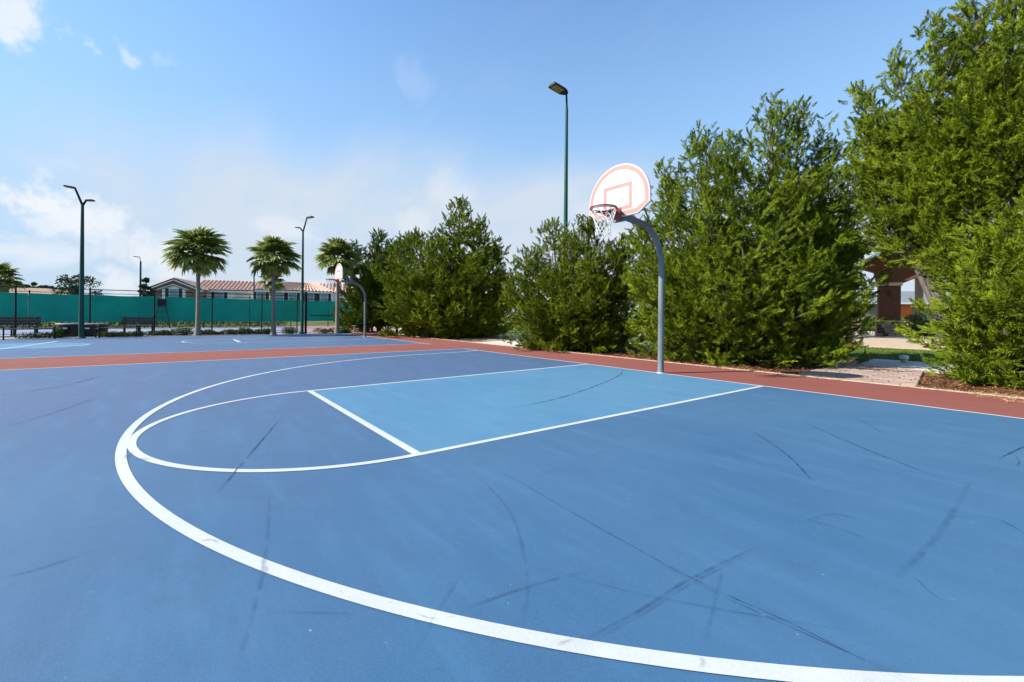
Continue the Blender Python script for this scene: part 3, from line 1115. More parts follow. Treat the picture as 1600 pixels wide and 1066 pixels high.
def make_hoop(loc, label):
    root = empty('basketball_hoop', loc)
    tag(root, label, 'basketball hoop', 'gooseneck basketball hoops along the baseline')
    # gooseneck
    pts = [(0, 0, -0.05), (0, 0, 1.0), (0, 0, 1.9), (0, 0, 2.14)]
    r0 = .80
    for a in np.linspace(0, math.radians(84), 12)[1:]:
        pts.append((0, -r0 * (1 - math.cos(a)), 2.14 + r0 * math.sin(a)))
    e = Vector(pts[-1])
    d = Vector((0, -math.cos(math.radians(6)), math.sin(math.radians(6))))
    for k in (.2, .45, .62):
        pts.append(tuple(e + d * k))
    MB().tube(pts, [.061] * len(pts), 20).build('pole', 'galv', root, True)
    MB().lathe([(.075, 0), (.075, .012), (.069, .02)], 20).build('pole_collar', 'concrete', root, True)
    MB().tube([pts[-3], pts[-1]], .067, 20).build('arm_sleeve', 'galv', root, True)
    yb = -1.415
    # board with rounded rim
    o1, o2 = outline(0), outline(.012)
    n = len(o1)
    vv = [(x, yb, z) for x, z in o2] + [(x, yb + .010, z) for x, z in o1] + [(x, yb + .030, z) for x, z in o1] + [(x, yb + .036, z) for x, z in o2]
    ff = [tuple(range(n))]
    for k in range(3):
        ff += [(k * n + i, (k + 1) * n + i, (k + 1) * n + (i + 1) % n, k * n + (i + 1) % n) for i in range(n)]
    ff.append(tuple(3 * n + i for i in range(n))[::-1])
    board = MB().add(vv, ff).build('backboard', 'board_white', root)
    # stripes, 2 mm proud
    a, b = outline(.028), outline(.100)
    yy = yb - .002
    vv = [(x, yy, z) for x, z in a] + [(x, yy, z) for x, z in b]
    MB().add(vv, [(i, (i + 1) % n, n + (i + 1) % n, n + i) for i in range(n)]).build('border_stripe', 'board_stripe', board)
    x1, z0, z1, t = .315, 3.06, 3.53, .062
    q = [(-x1, z0), (x1, z0), (x1, z1), (-x1, z1)]
    q2 = [(-x1 + t, z0 + t), (x1 - t, z0 + t), (x1 - t, z1 - t), (-x1 + t, z1 - t)]
    vv = [(x, yy, z) for x, z in q] + [(x, yy, z) for x, z in q2]
    MB().add(vv, [(i, (i + 1) % 4, 4 + (i + 1) % 4, 4 + i) for i in range(4)]).build('target_square', 'board_stripe', board)
    rs = random.Random(4)
    for (x, z, l, an, w) in [(.03, 3.44, .10, 1.5, .012), (.05, 3.33, .12, 1.3, .010), (.10, 3.25, .09, .9, .016), (.40, 3.23, .10, .95, .016), (.44, 3.33, .06, 1.2, .008), (.47, 3.42, .05, 1.2, .006),
                             (.37, 3.15, .05, .4, .008), (-.1, 3.3, .05, 1.9, .006), (.2, 3.6, .04, 1.0, .005), (-.3, 3.5, .05, 1.8, .006)]:
        dx, dz = math.cos(an) * l / 2, math.sin(an) * l / 2
        sc = MB().add([(x - dx, yb - .0025, z - dz), (x + dz / l * w, yb - .0025, z - dx / l * w), (x + dx, yb - .0025, z + dz), (x - dz / l * w, yb - .0025, z + dx / l * w)], [(0, 1, 2, 3)])
        sc.build('scuff', 'scuff_grey', board)
    # steel frame and braces behind
    fr = MB()
    fr.box((0, yb + .07, 3.02), (.26, .06, .30))
    fr.box((0, yb + .055, 3.3), (.9, .035, .05))
    fr.tube([(0, yb + .07, 2.98), (0, yb + .22, 2.985)], .05, 10)
    fr.build('mounting_frame', 'galv', root)
    for s in (-1, 1):
        MB().tube([(s * .38, yb + .06, 3.34), (s * .05, -.42, 2.90)], .016, 8).build('brace', 'galv', root)
    # rim, bracket
    yr, zr, R = yb - .385, 3.05, .2286
    ring = [(R * math.cos(a), yr + R * math.sin(a), zr) for a in np.linspace(0, 2 * math.pi, 41)]
    MB().tube(ring, .0125, 8, False).build('rim', 'rim_dark', root, True)
    ring2 = [((R + .004) * math.cos(a), yr + (R + .004) * math.sin(a), zr - .026) for a in np.linspace(0, 2 * math.pi, 41)]
    rm = MB().tube(ring2, .010, 8, False)
    for k in range(12):
        a = 2 * math.pi * (k + .5) / 12
        c = (R * math.cos(a), yr + R * math.sin(a), zr - .04)
        rm.tube([(c[0], c[1], zr - .02), (c[0] * .97, yr + (c[1] - yr) * .97, zr - .05), (c[0] * .94, yr + (c[1] - yr) * .94, zr - .03)], .004, 5)
    rm.build('lower_ring', 'rim_red', root, True)
    br = MB()
    br.box((0, yb - .008, 3.0), (.17, .016, .20))
    # flared sheet-metal bracket from board to ring
    th = .008
    for s in (-1, 1):
        p = [(s * .075, yb - .016, 3.055), (s * .075, yb - .016, 2.915), (s * .205, yr + .10, 3.02), (s * .205, yr + .10, 3.055)]
        br.prism(p, (s * th, 0, 0))
    br.prism([(-.078, yb - .016, 3.05), (.078, yb - .016, 3.05), (.15, yr + .175, 3.05), (-.15, yr + .175, 3.05)], (0, 0, th))
    br.build('rim_bracket', 'rim_red', root)
    # net: two families of knotted strands, flaring out again at the foot
    levels = [(0, .222), (.07, .205), (.14, .175), (.21, .148), (.28, .130), (.345, .122), (.40, .128), (.45, .134)]
    nm = MB()
    nst = 12
    for k in range(nst):
        for sgn in (-1, 1):
            pl = []
            for i, (dz, rr_) in enumerate(levels):
                off = 0.5 if (i % 2) else 0.0
                a = 2 * math.pi * (k + .5 + sgn * off * 1.0) / nst
                if i == 0:
                    a = 2 * math.pi * (k + .5) / nst
                j = .006 * math.sin(k * 3.7 + i * 2.1)
                pl.append(((rr_ + j) * math.cos(a), yr + (rr_ + j) * math.sin(a), zr - .04 - dz + j))
            nm.tube(pl, .0058, 5, False)
    for (dz, rr_) in levels[1:]:
        pass
    nm.build('net', 'net_white', root, True)
    return root


make_hoop((0, 0.02, 0.0), 'nearest basketball hoop with fan-shaped white board facing the blue court')
h2 = make_hoop(tuple(G(570, 527.2)), 'far basketball hoop seen nearly edge-on beside the third palm')
h2.scale = (.9, .9, .9)
mb = MB().tube([(0, -.06, .72), (-.02, -.30, .74), (.0, -.42, .80), (.0, -.40, .92), (.0, -.30, .95)], .022, 6)
mb.build('pole_hook', 'green_steel', h2, True)


# ------------------------------------------------------------------ light poles
def head_box(root_name, parent, p, direction, L_, W_, tilt=0.1):
    d = Vector(direction).normalized()
    up = Vector((0, 0, 1))
    s = d.cross(up).normalized()
    u = s.cross(d).normalized()
    d2 = (d * math.cos(tilt) + u * math.sin(tilt)).normalized()
    u2 = s.cross(d2).normalized()
    p = Vector(p)

    def P(a, b, c):
        return tuple(p + d2 * a + s * b + u2 * c)
    mb = MB()
    h_ = .05 * L_ / .6 + .02
    prof = [(0, .16), (.10, .34), (.28, .5), (.92, .5), (1.0, .44)]
    n = len(prof)
    vv = []
    for a, b in prof:
        for sb, c in ((-1, 0), (1, 0), (.8, h_), (-.8, h_)):
            vv.append(P(a * L_, sb * b * W_, c))
    ff = []
    for i in range(n - 1):
        for k in range(4):
            ff.append((4 * i + k, 4 * i + (k + 1) % 4, 4 * i + 4 + (k + 1) % 4, 4 * i + 4 + k))
    ff += [(3, 2, 1, 0), tuple(4 * (n - 1) + k for k in range(4))]
    mb.add(vv, ff)
    hd = mb.build('lamp_head', 'dark_steel', parent)
    for k in range(3):
        a0, a1 = .36 + k * .19, .36 + k * .19 + .165
        b = .38
        q = [P(a0 * L_, -b * W_, -.001), P(a1 * L_, -b * W_, -.001), P(a1 * L_, b * W_, -.001), P(a0 * L_, b * W_, -.001)]
        MB().prism(q, tuple(-u2 * .008)).build('lens', 'lens_amber', hd)
    return hd


def lamp_pole(loc, H, label, heads, r0=.10, r1=.062, arm_m='dark_steel', grp=None):
    root = empty('light_pole', loc)
    tag(root, label, 'light pole', grp)
    MB().tube([(0, 0, -.05), (0, 0, H * .5), (0, 0, H)], [r0, (r0 + r1) / 2, r1], 14).build('pole', 'green_steel', root, True)
    MB().lathe([(r0 * 1.7, 0), (r0 * 1.7, .03), (r0 * 1.15, .07), (r0 * 1.05, .12)], 14).build('base_cover', 'green_steel', root, True)
    for dvec, rise, reach, L_, W_ in heads:
        d = Vector(dvec).normalized()
        e = Vector((0, 0, H)) + d * reach + Vector((0, 0, rise))
        mid = Vector((0, 0, H)) + d * reach * .86 + Vector((0, 0, rise * .88))
        MB().tube([(0, 0, H - .06), tuple(mid), tuple(e)], [.045, .036, .034], 10).build('arm', arm_m, root, True)
        head_box('lamp_head', root, e - d * .02, d, L_, W_)
    return root


LF = -RT0
LG = 'green court light poles'
pr = D(882.5, 16.8)
Hr = CZ + (493.8 - 168) / FPX * 16.8
lamp_pole(pr, Hr, 'tall green light pole with a single lamp head behind the bushy cedar',
          [((LF * .80 - FW * .62), .50, .02, .82, .42)], .105, .055, grp=LG)
pl_ = G(127, 529)
dl = (pl_ - Vector((CX, CY, 0))).dot(FW)
lamp_pole(pl_, (529 - 319) / FPX * dl, 'green twin-head light pole rising between the two black tubs',
          [((LF * 1.0 - FW * .5), .62, .24, .36, .30), ((RT0 * 1.0 + FW * .2), .13, .12, .30, .24)], .095, .050, grp=LG)
pm = G(472, 521.6)
dm = (pm - Vector((CX, CY, 0))).dot(FW)
lamp_pole(pm, (521 - 360) / FPX * dm, 'green twin-head light pole right of the second palm',
          [((RT0 * 1.0 - FW * .3), .68, .26, .42, .28), ((LF * 1.0 + FW * .1), .14, .17, .30, .22)], .085, .048, grp=LG)
pf = D(219, 62)
lamp_pole(pf, CZ + (487 - 408) / FPX * 62, 'thin distant light pole left of the tiled building', [((LF - FW * .3), .55, .12, .75, .4)], .16, .10, grp='distant light poles')
pf = D(396.5, 58)
lamp_pole(pf, CZ + (489 - 416) / FPX * 58, 'thin distant pole in front of the tiled roof left of the second palm', [((FW), .1, .1, .4, .3)], .10, .07, grp='distant light poles')


# ------------------------------------------------------------------ near black fence
FX = -23.35


def wire_panel(w, h, gap=0.11):
    mb = MB()
    for s in (1, -1):
        k = -h
        while k < w:
            a = max(0, k)
            b = min(w, k + h)
            if b - a > .05:
                za, zb = (a - k), (b - k)
                if s < 0:
                    za, zb = h - za, h - zb
                mb.tube([(0, a, za), (0, b, zb)], .0016, 3, False)
            k += gap
    return mb


def fence(name, x, ys, H, label, rail=True, wires=True, pr_=.032):
    root = empty(name, (x, 0, 0))
    tag(root, label, 'fence')
    pm_ = None
    for y_ in ys:
        if pm_ is None:
            o = MB().tube([(0, 0, -.05), (0, 0, H)], pr_, 8).lathe([(pr_ * 1.15, H - .02), (pr_ * 1.15, H + .015), (pr_ * .5, H + .04)], 8).build('post', 'black_steel', root, True)
            pm_ = o.data
        else:
            o = bpy.data.objects.new('post', pm_)
            C.objects.link(o)
            o.parent = root
        o.location = (0, y_, 0)
    if rail:
        MB().tube([(0, ys[0], H - .06), (0, ys[-1], H - .06)], .018, 6).build('top_rail', 'black_steel', root)
        MB().tube([(0, ys[0], .10), (0, ys[-1], .10)], .012, 6).build('bottom_rail', 'black_steel', root)
    if wires:
        wm = None
        for i in range(len(ys) - 1):
            w = ys[i + 1] - ys[i]
            if wm is None:
                o = wire_panel(w, H - .17).build('wire_mesh', 'black_steel', root)
                wm = o.data
                w0 = w
            else:
                o = bpy.data.objects.new('wire_mesh', wm)
                C.objects.link(o)
                o.parent = root
                o.scale = (1, w / w0, 1)
            o.location = (0, ys[i], .10)
    return root


fence('chain_link_fence', FX, [-18.0, -15.6, -13.25, -10.9, -8.55, -6.15, -3.8, -1.95], 2.24, 'black chain link fence with thin posts behind the benches and palms')
o = MB().box((0, 0, 1.14), (.11, .11, 2.38)).box((0, 0, 2.345), (.15, .15, .03)).build('gate_post', 'black_steel')
o.location = G(477.5, 521.3)
tag(o, 'thick square black gate post beside the middle light pole', 'post')

# tennis court beyond
o = MB().box((-29.6, -18, -.055), (11.2, 34.6, .09)).build('tennis_court', 'tennis_blue')
o['kind'] = 'structure'
ten = o
o = MB().box((-31.0, 4.95, -.055), (14.0, 11.2, .09)).build('tennis_surround', 'tennis_red')
o['kind'] = 'structure'
MB().box((-29.0, -18, -.0055), (.06, 34, .004)).build('court_line', 'line_white', ten)
# far fence with green windscreens
FF = -35.3
ysf = list(np.arange(-33.0, 9.1, 3.0))
ff_ = fence('windscreen_fence', FF, ysf, 2.42, 'far fence hung with green windscreens across the tennis court', True, False, .035)


def screen(y0, y1, z0, z1, seed):
    nx, nz = max(6, int((y1 - y0) / .25)), 7
    r = np.random.default_rng(seed)
    V, F = [], []
    ph = r.uniform(0, 6.3, 4)
    for side in (0, 1):
        for j in range(nz + 1):
            for i in range(nx + 1):
                y_ = y0 + (y1 - y0) * i / nx
                t = j / nz
                sag = .022 * math.sin(y_ * 2.1 + ph[0]) if j == nz else (.02 * math.sin(y_ * 2.7 + ph[1]) if j == 0 else 0)
                x_ = .05 + .03 * math.sin(y_ * 3.1 + ph[2] + t * 2) * math.sin(t * 3.14) + .015 * math.sin(y_ * 7 + ph[3]) * (1 - t)
                V.append((x_ + .006 * side, y_, z0 + (z1 - z0) * t + sag))
    n1 = (nx + 1) * (nz + 1)
    for side in (0, 1):
        for j in range(nz):
            for i in range(nx):
                a = side * n1 + j * (nx + 1) + i
                q = (a, a + 1, a + nx + 2, a + nx + 1)
                F.append(q if side else q[::-1])
    for i in range(nx):
        for j in (0, nz):
            a = j * (nx + 1) + i
            F.append((a, a + 1, n1 + a + 1, n1 + a))
    for j in range(nz):
        for i in (0, nx):
            a = j * (nx + 1) + i
            F.append((a, a + nx + 1, n1 + a + nx + 1, n1 + a))
    MB().add(V, F).build('windscreen', 'screen_green', ff_, True)


def ypx(px, x):
    """Y of the vertical plane X=x in column px"""
    d = FW + RT0 * ((px - 800) / FPX)
    t = (x - CX) / d.x
    return CY + d.y * t


gap0, gap1 = ypx(248, FF), ypx(258.5, FF)
edges = [-33.0, -24.0, -15.0, gap0]
for i in range(3):
    screen(edges[i], edges[i + 1] - (.04 if i < 2 else 0), .44, 2.24, i)
edges = [gap1, -3.0, 1.0, 6.2, 9.0]
for i in range(4):
    screen(edges[i], edges[i + 1] - .04, .44 if i < 2 else .50, 2.24, 10 + i)
MB().box((.0, (gap0 + gap1) / 2, 1.0), (.004, gap1 - gap0, 1.1)).build('lower_windscreen', 'screen_green', ff_)
MB().tube([(.09, 1.5, .98), (.09, 8.8, .98)], .03, 6).build('middle_rail', 'dark_steel', ff_)

# umpire chair in front of the gap
uc = empty('umpire_chair', (-34.6, (gap0 + gap1) / 2, -.01))
tag(uc, 'tall dark umpire chair standing in the windscreen gap', 'chair')
for sx in (-1, 1):
    for sy in (-1, 1):
        MB().tube([(sx * .42, sy * .46, 0), (sx * .25, sy * .24, 1.55)], .025, 6).build('leg', 'dark_steel', uc)
MB().box((0, 0, 1.57), (.52, .52, .06)).build('seat', 'dark_steel', uc)
MB().box((-.24, 0, 1.86), (.05, .50, .5)).build('backrest', 'dark_steel', uc)
for sy in (-1, 1):
    MB().tube([(-.22, sy * .25, 1.82), (.22, sy * .25, 1.82), (.25, sy * .25, 1.58)], .02, 6).build('armrest', 'dark_steel', uc)
for z_ in (.35, .75, 1.15):
    MB().tube([(.42 - .11 * z_, -.45 + .14 * z_, z_), (.42 - .11 * z_, .45 - .14 * z_, z_)], .018, 6).build('rung', 'dark_steel', uc)


# ------------------------------------------------------------------ benches, tubs
def flat_bench(p0, p1, label):
    p0, p1 = Vector(p0), Vector(p1)
    c = (p0 + p1) / 2
    L_ = (p1 - p0).length
    ang = math.atan2((p1 - p0).y, (p1 - p0).x)
    root = empty('flat_bench', (c.x, c.y, 0.008), ang)
    tag(root, label, 'bench', 'backless benches beside the far court')
    for k in range(4):
        MB().box((0, -.15 + k * .10, .42), (L_ - .08, .085, .035)).build('slat', 'bench_slat', root)
    for s in (-1, 1):
        x = s * (L_ / 2 - .02)
        MB().tube([(x, -.20, 0), (x, -.19, .50), (x, -.12, .55), (x, .12, .55), (x, .19, .50), (x, .20, 0)], .024, 8).build('leg_frame', 'black_steel', root)
        MB().box((x, 0, .39), (.05, .38, .03)).build('support', 'black_steel', root)
    return root


def back_bench(p0, p1, label):
    p0, p1 = Vector(p0), Vector(p1)
    c = (p0 + p1) / 2
    L_ = (p1 - p0).length
    ang = math.atan2((p1 - p0).y, (p1 - p0).x)
    root = empty('park_bench', (c.x, c.y, -.01), ang)
    tag(root, label, 'bench', 'benches with backs facing the tennis court')
    for k in range(4):
        MB().box((0, .02 + k * .11, .44), (L_, .095, .035)).build('seat_slat', 'bench_slat_grey', root)
    for k in range(3):
        MB().box((0, -.03 - .03 * k, .55 + k * .13), (L_, .03, .115)).build('back_slat', 'bench_slat_grey', root)
    for s in (-1, 0, 1):
        x = s * (L_ / 2 - .12)
        MB().tube([(x, .02, 0), (x, -.03, .42), (x, -.15, .90)], .04, 8).build('back_post', 'black_steel', root)
        MB().tube([(x, .40, 0), (x, .38, .42), (x, -.02, .415)], .03, 8).build('front_leg', 'black_steel', root)
    for s in (-1, 1):
        x = s * (L_ / 2 - .03)
        MB().tube([(x, -.08, .64), (x, .36, .64), (x, .40, .42)], .02, 6).build('armrest', 'black_steel', root)
    return root


flat_bench(G(4, 531.5), G(86, 529.5), 'black backless bench at the left edge of the far court')
flat_bench(G(151, 528.3), G(217, 526.3), 'black backless bench between the black tubs and the first palm')
BX = -24.5
back_bench((BX, ypx(64, BX), 0), (BX, ypx(-22, BX), 0), 'grey slatted bench with a back behind the fence at the left edge')
back_bench((BX, ypx(243, BX), 0), (BX, ypx(190, BX), 0), 'grey slatted bench with a back behind the fence near the first palm')


def tub(p, R, H, label, rz):
    root = empty('storage_tub', (p.x, p.y, -.03), rz)
    tag(root, label, 'tub', 'low black tubs around the light pole')
    MB().lathe([(R * .90, 0), (R * .93, .04), (R * .985, H - .14), (R, H - .12), (R, H - .05)], 14).build('body', 'tub_black', root, True)
    MB().lathe([(R * 1.04, H - .05), (R * 1.05, H - .02), (R * 1.0, H + .01), (R * .3, H + .025)], 14).build('lid', 'tub_lid', root, True)
    MB().box((R * .99, 0, H - .2), (.03, .15, .06)).build('handle', 'white_plastic', root)
    return root


tub(Vector((-22.45, ypx(114.5, -22.45), 0)), .55, .62, 'low black lidded tub just left of the twin-head light pole', -.35)
tub(Vector((-22.50, ypx(146.5, -22.5), 0)), .52, .61, 'low black lidded tub just right of the twin-head light pole', -.3)


# ------------------------------------------------------------------ palms
def frond_mesh(seed, nb=30, R=1.0):
    """costapalmate fan leaf: petiole along +X, pleated blades fanned round its tip, tips drooping"""
    r = np.random.default_rng(seed)
    V, F, T = [], [], []

    def strip(pts, ws, nrm, t0):
        o = len(V)
        for p, w in zip(pts, ws):
            V.append(p - nrm * w)
            V.append(p + nrm * w)
            T.extend([t0, min(.9, t0 + .08)])
        for i in range(len(pts) - 1):
            a = o + 2 * i
            F.append((a, a + 1, a + 3, a + 2))
    pet = .95 * R
    xs = np.linspace(0, 1, 5)
    strip([np.array([pet * x, 0, .18 * math.sin(x * 1.6)]) for x in xs], [.022, .018, .016, .014, .012], np.array([0, 1., 0]), .75)
    hub = np.array([pet, 0, .18])
    base_t = r.uniform(.25, .6)
    for k in range(nb):
        a = math.radians(-128 + 256 * (k + .5) / nb) + r.normal(0, .03)
        L_ = R * (1.05 - .32 * abs(a) / 2.2) * r.uniform(.9, 1.08)
        dr = r.uniform(.28, .5)
        fold = .20 * (1 - abs(math.cos(a))) + .10
        cx = pet + .28 * R * max(0, math.cos(a)) * .6
        pts, ws = [], []
        for s in (0, .22, .5, .75, 1.0):
            rad = L_ * s
            z_ = .18 + fold * rad - dr * rad * rad * (1.0 if s < .7 else 1.25) - .10 * max(0, math.cos(a)) * s
            pts.append(np.array([pet + (cx - pet) * min(1, s * 3) + rad * math.cos(a) * .92, rad * math.sin(a), z_]))
            ws.append([.014, .066, .082, .060, .010][[0, .22, .5, .75, 1.0].index(s)] * R)
        tn = np.array([-math.sin(a), math.cos(a), (.55 if k % 2 else -.55)])
        tn /= np.linalg.norm(tn)
        strip(pts, ws, tn, float(np.clip(base_t + r.normal(0, .12), 0, .85)))
    return np.array(V), np.array(F), np.array(T)


FROND = []
for s_ in range(5):
    V, F, T = frond_mesh(40 + s_)
    o = np_mesh('frond', V, F, 'palm_leaf', None, T)
    FROND.append(o.data)
    bpy.data.objects.remove(o)
V, F, T = frond_mesh(50)
o = np_mesh('frond', V, F, 'palm_leaf', None, np.where(np.random.default_rng(2).random(len(T)) < .5, 1.0, .8))
FROND_DRY = o.data
bpy.data.objects.remove(o)


def palm(loc, H, R, tr, label, seed, nf=46, lean=(0, 0), flare=1.9, grp='sabal palms beside the far court', boots=True):
    r = random.Random(seed)
    root = empty('palm_tree', loc)
    tag(root, label, 'palm tree', grp)
    pts, rad = [], []
    for i in range(13):
        t = i / 12
        pts.append((lean[0] * t * t + .03 * math.sin(5 * t + seed), lean[1] * t * t, -.05 + H * t))
        rad.append(tr * (1 + (flare - 1) * math.exp(-t * 9)) * (1 - .10 * t) * (1 + .025 * math.sin(i * 2.2)))
    MB().tube(pts, rad, 14).build('trunk', 'palm_bark', root, True)
    top = Vector(pts[-1])
    if boots:
        mb = MB()
        for i in range(34):
            a = i * 2.4
            z_ = -.55 * (1 - i / 34)
            d = Vector((math.cos(a), math.sin(a), 0))
            p = top + Vector((0, 0, z_)) + d * tr * .8
            mb.tube([tuple(p), tuple(p + d * .09 + Vector((0, 0, .12))), tuple(p + d * .20 + Vector((0, 0, .34)))], [.07, .05, .02], 5)
        mb.build('leaf_boots', 'palm_boot', root)
    for i in range(nf):
        f = i / (nf - 1)
        dry = i < 2
        o = bpy.data.objects.new('frond', FROND_DRY if dry else r.choice(FROND))
        C.objects.link(o)
        o.parent = root
        el = math.radians(-58 + 134 * f ** .72 + r.uniform(-10, 10))
        o.location = top + Vector((0, 0, -.22 + .42 * f))
        o.rotation_euler = (r.uniform(-.35, .35), -el, i * 2.39996 + r.uniform(-.25, .25))
        s = R * r.uniform(.84, 1.08) * (1.0 if f < .8 else .86) * (.60 + .40 * min(1, f * 4.5))
        o.scale = (s, s, s)
    return root


def palm_px(px, by, crown_y, R, tr, label, seed, **kw):
    p = G(px, by)
    d = (p - Vector((CX, CY, 0))).dot(FW)
    return palm((p.x, p.y, 0), (by - crown_y) / FPX * d, R, tr, label, seed, **kw)


palm_px(309, 524.5, 398, .76, .088, 'tall palm with a full round crown left of the tiled roof', 1, lean=(-.05, 0))
palm_px(427, 523.5, 405, .66, .085, 'palm left of the middle light pole, small palm behind it', 2)
palm_px(527, 521.0, 406, .68, .10, 'palm nearest the far hoop, crown tangled with the dark cedar', 3)
pp = D(424, 52)
palm((pp.x, pp.y, 0), CZ + (489.5 - 441) / FPX * 52, .88, .22, 'small distant palm in front of the tiled roof behind the second palm', 4, nf=26, grp='distant palms')
pp = D(2, 40)
palm((pp.x, pp.y, 0), CZ + (485.5 - 436) / FPX * 40, .80, .50, 'distant palm with a shaggy thick trunk at the left edge', 5, nf=26, grp='distant palms', flare=1.2)
pp = D(1435, 31)
palm((pp.x, pp.y, 0), 6.0, 1.0, .24, 'thick pale palm trunk to the right of the pavilion column', 6, nf=30, grp='palms by the pavilion', flare=1.5)


# ------------------------------------------------------------------ shrubs, hedge, distant trees
def leaf_cloud(name, centers, radii, n, size, m, parent, seed, zmin=0.0, up=.35):
    r = np.random.default_rng(seed)
    centers, radii = np.array(centers, float), np.array(radii, float)
    if radii.ndim == 1:
        radii = np.repeat(radii[:, None], 3, 1)
    wts = (radii.prod(1)) ** (2 / 3)
    idx = r.choice(len(centers), n, p=wts / wts.sum())
    d = norm(r.normal(0, 1, (n, 3)))
    rad = r.random(n) ** .35
    P = centers[idx] + d * radii[idx] * rad[:, None]
    keep = P[:, 2] > zmin
    P, d = P[keep], d[keep]
    n = len(P)
    a = norm(d + r.normal(0, .7, (n, 3)) + np.array([0, 0, up]))
    b = norm(np.cross(a, r.normal(0, 1, (n, 3))))
    L_ = (size * r.uniform(.6, 1.4, n))[:, None]
    V = np.stack([P - a * L_ * .5, P + b * L_ * .28, P + a * L_ * .5, P - b * L_ * .28], 1).reshape(-1, 3)
    o = np_mesh(name, V, np.arange(4 * n).reshape(-1, 4), m, parent, np.repeat(np.clip(r.normal(.45, .22, n), 0, .9), 4))
    o['kind'] = 'stuff'
    return o


def shrub(px, py, w, h, label, seed, m='shrub_leaf'):
    p = G(px, py)
    root = empty('low_shrub', (p.x, p.y, -.045))
    tag(root, label, 'shrub', 'low shrubs in the planting strip')
    r = random.Random(seed)
    cs, rs = [], []
    for k in range(9):
        cs.append((r.uniform(-.25, .25) * .8, r.uniform(-w, w) * .38, h * .45 + r.uniform(-.05, .1) * h))
        rs.append((.20, w * .24, h * .5))
    leaf_cloud('foliage', cs, rs, 1500, .055, m, root, seed, .0)
    st = MB()
    for k in range(6):
        a = k * 1.05
        st.tube([(0, 0, 0), (.12 * math.cos(a), w * .25 * math.sin(a), h * .7)], [.012, .005], 5, False)
    st.build('stems', 'bark', root)


SH = [(62, 528.5, 1.5, .32, 'low spreading shrub under the left backless bench'), (92, 527.5, .5, .45, 'small shrub left of the black tubs'),
      (176, 526.5, 1.3, .30, 'low shrub under the right backless bench'), (200, 526, .9, .28, 'low shrub at the right end of the right bench'),
      (232, 525, 1.0, .30, 'low shrub right of the right backless bench'), (256, 524.6, .9, .33, 'low shrub two along to the left of the first palm'), (286, 524.2, 1.1, .42, 'dense shrub against the left of the first palm trunk'),
      (323, 523.6, .7, .33, 'low shrub against the right of the first palm trunk'), (341, 523.2, .4, .20, 'tiny low shrub in the gap between first and second palm'),
      (361, 523, .9, .34, 'wide low shrub midway between first and second palm'), (381, 522.7, .7, .42, 'shrub with upright twigs between first and second palm'),
      (399, 522.5, .7, .34, 'round low shrub two left of the second palm'), (418, 522.3, .6, .36, 'low shrub against the left of the second palm trunk'),
      (452, 522.0, .9, .44, 'neat round shrub between second palm and middle light pole'), (508, 521, 1.3, .38, 'long low shrub left of the third palm'), (540, 520.5, .8, .34, 'low shrub right of the third palm')]
for i, s in enumerate(SH):
    shrub(*s[:4], s[4], 60 + i)

hd = empty('hedge', (-36.4, -12, 0))
tag(hd, 'long clipped green hedge behind the windscreen fence', 'hedge')
cs = [(random.Random(k).uniform(-.15, .15), -21 + k * .5, .45) for k in range(66)]
leaf_cloud('foliage', cs, [(.55, .5, .52)] * len(cs), 26000, .10, 'hedge_leaf', hd, 77)
st = MB()
for k in range(33):
    st.tube([(0, -20.5 + k, -.06), (.05, -20.4 + k, .5)], [.03, .01], 5, False)
st.build('stems', 'bark', hd)


def far_tree(px, depth, top_y, width_px, label, seed, n=9000, leaf=.26, m='far_leaf', nclump=26, crown_from=.35, spiky=False, grp='trees beyond the tennis court'):
    p = D(px, depth)
    hz = 493 - SY * 0 + (px - 800) * ROLL
    H = CZ + (hz - top_y) / FPX * depth
    W = width_px / FPX * depth / 2
    root = empty('distant_tree', (p.x, p.y, -.06))
    tag(root, label, 'tree', grp)
    r = random.Random(seed)
    wood = MB()
    wood.tube([(0, 0, 0), (.1, 0, H * .45), (.0, .1, H * .9)], [.05 * H * .6, .03 * H * .6, .02], 7)
    cs, rs = [], []
    for k in range(nclump):
        t = crown_from + (1 - crown_from) * r.random()
        rr_ = W * (1 - .75 * abs((t - crown_from) / (1 - crown_from) - .4) ** 1.2) * math.sqrt(r.random())
        if spiky:
            rr_ = W * (1.05 - (t - crown_from) / (1 - crown_from)) * math.sqrt(r.random())
        a = r.uniform(0, 6.28)
        c = (rr_ * math.cos(a), rr_ * math.sin(a), H * min(t, .97 if spiky else .93))
        s = W * (.15 if spiky else r.uniform(.18, .34))
        cs.append(c)
        rs.append((s, s, s * .75))
        wood.tube([(0, 0, H * max(.15, t - .3)), (c[0] * .6, c[1] * .6, c[2] * .92), c], [.03 * H * .35, .02 * H * .3, .01], 4, False)
    wood.build('trunk', 'bark', root, True)
    leaf_cloud('crown', cs, rs, n, leaf, m, root, seed, .3)
    return root


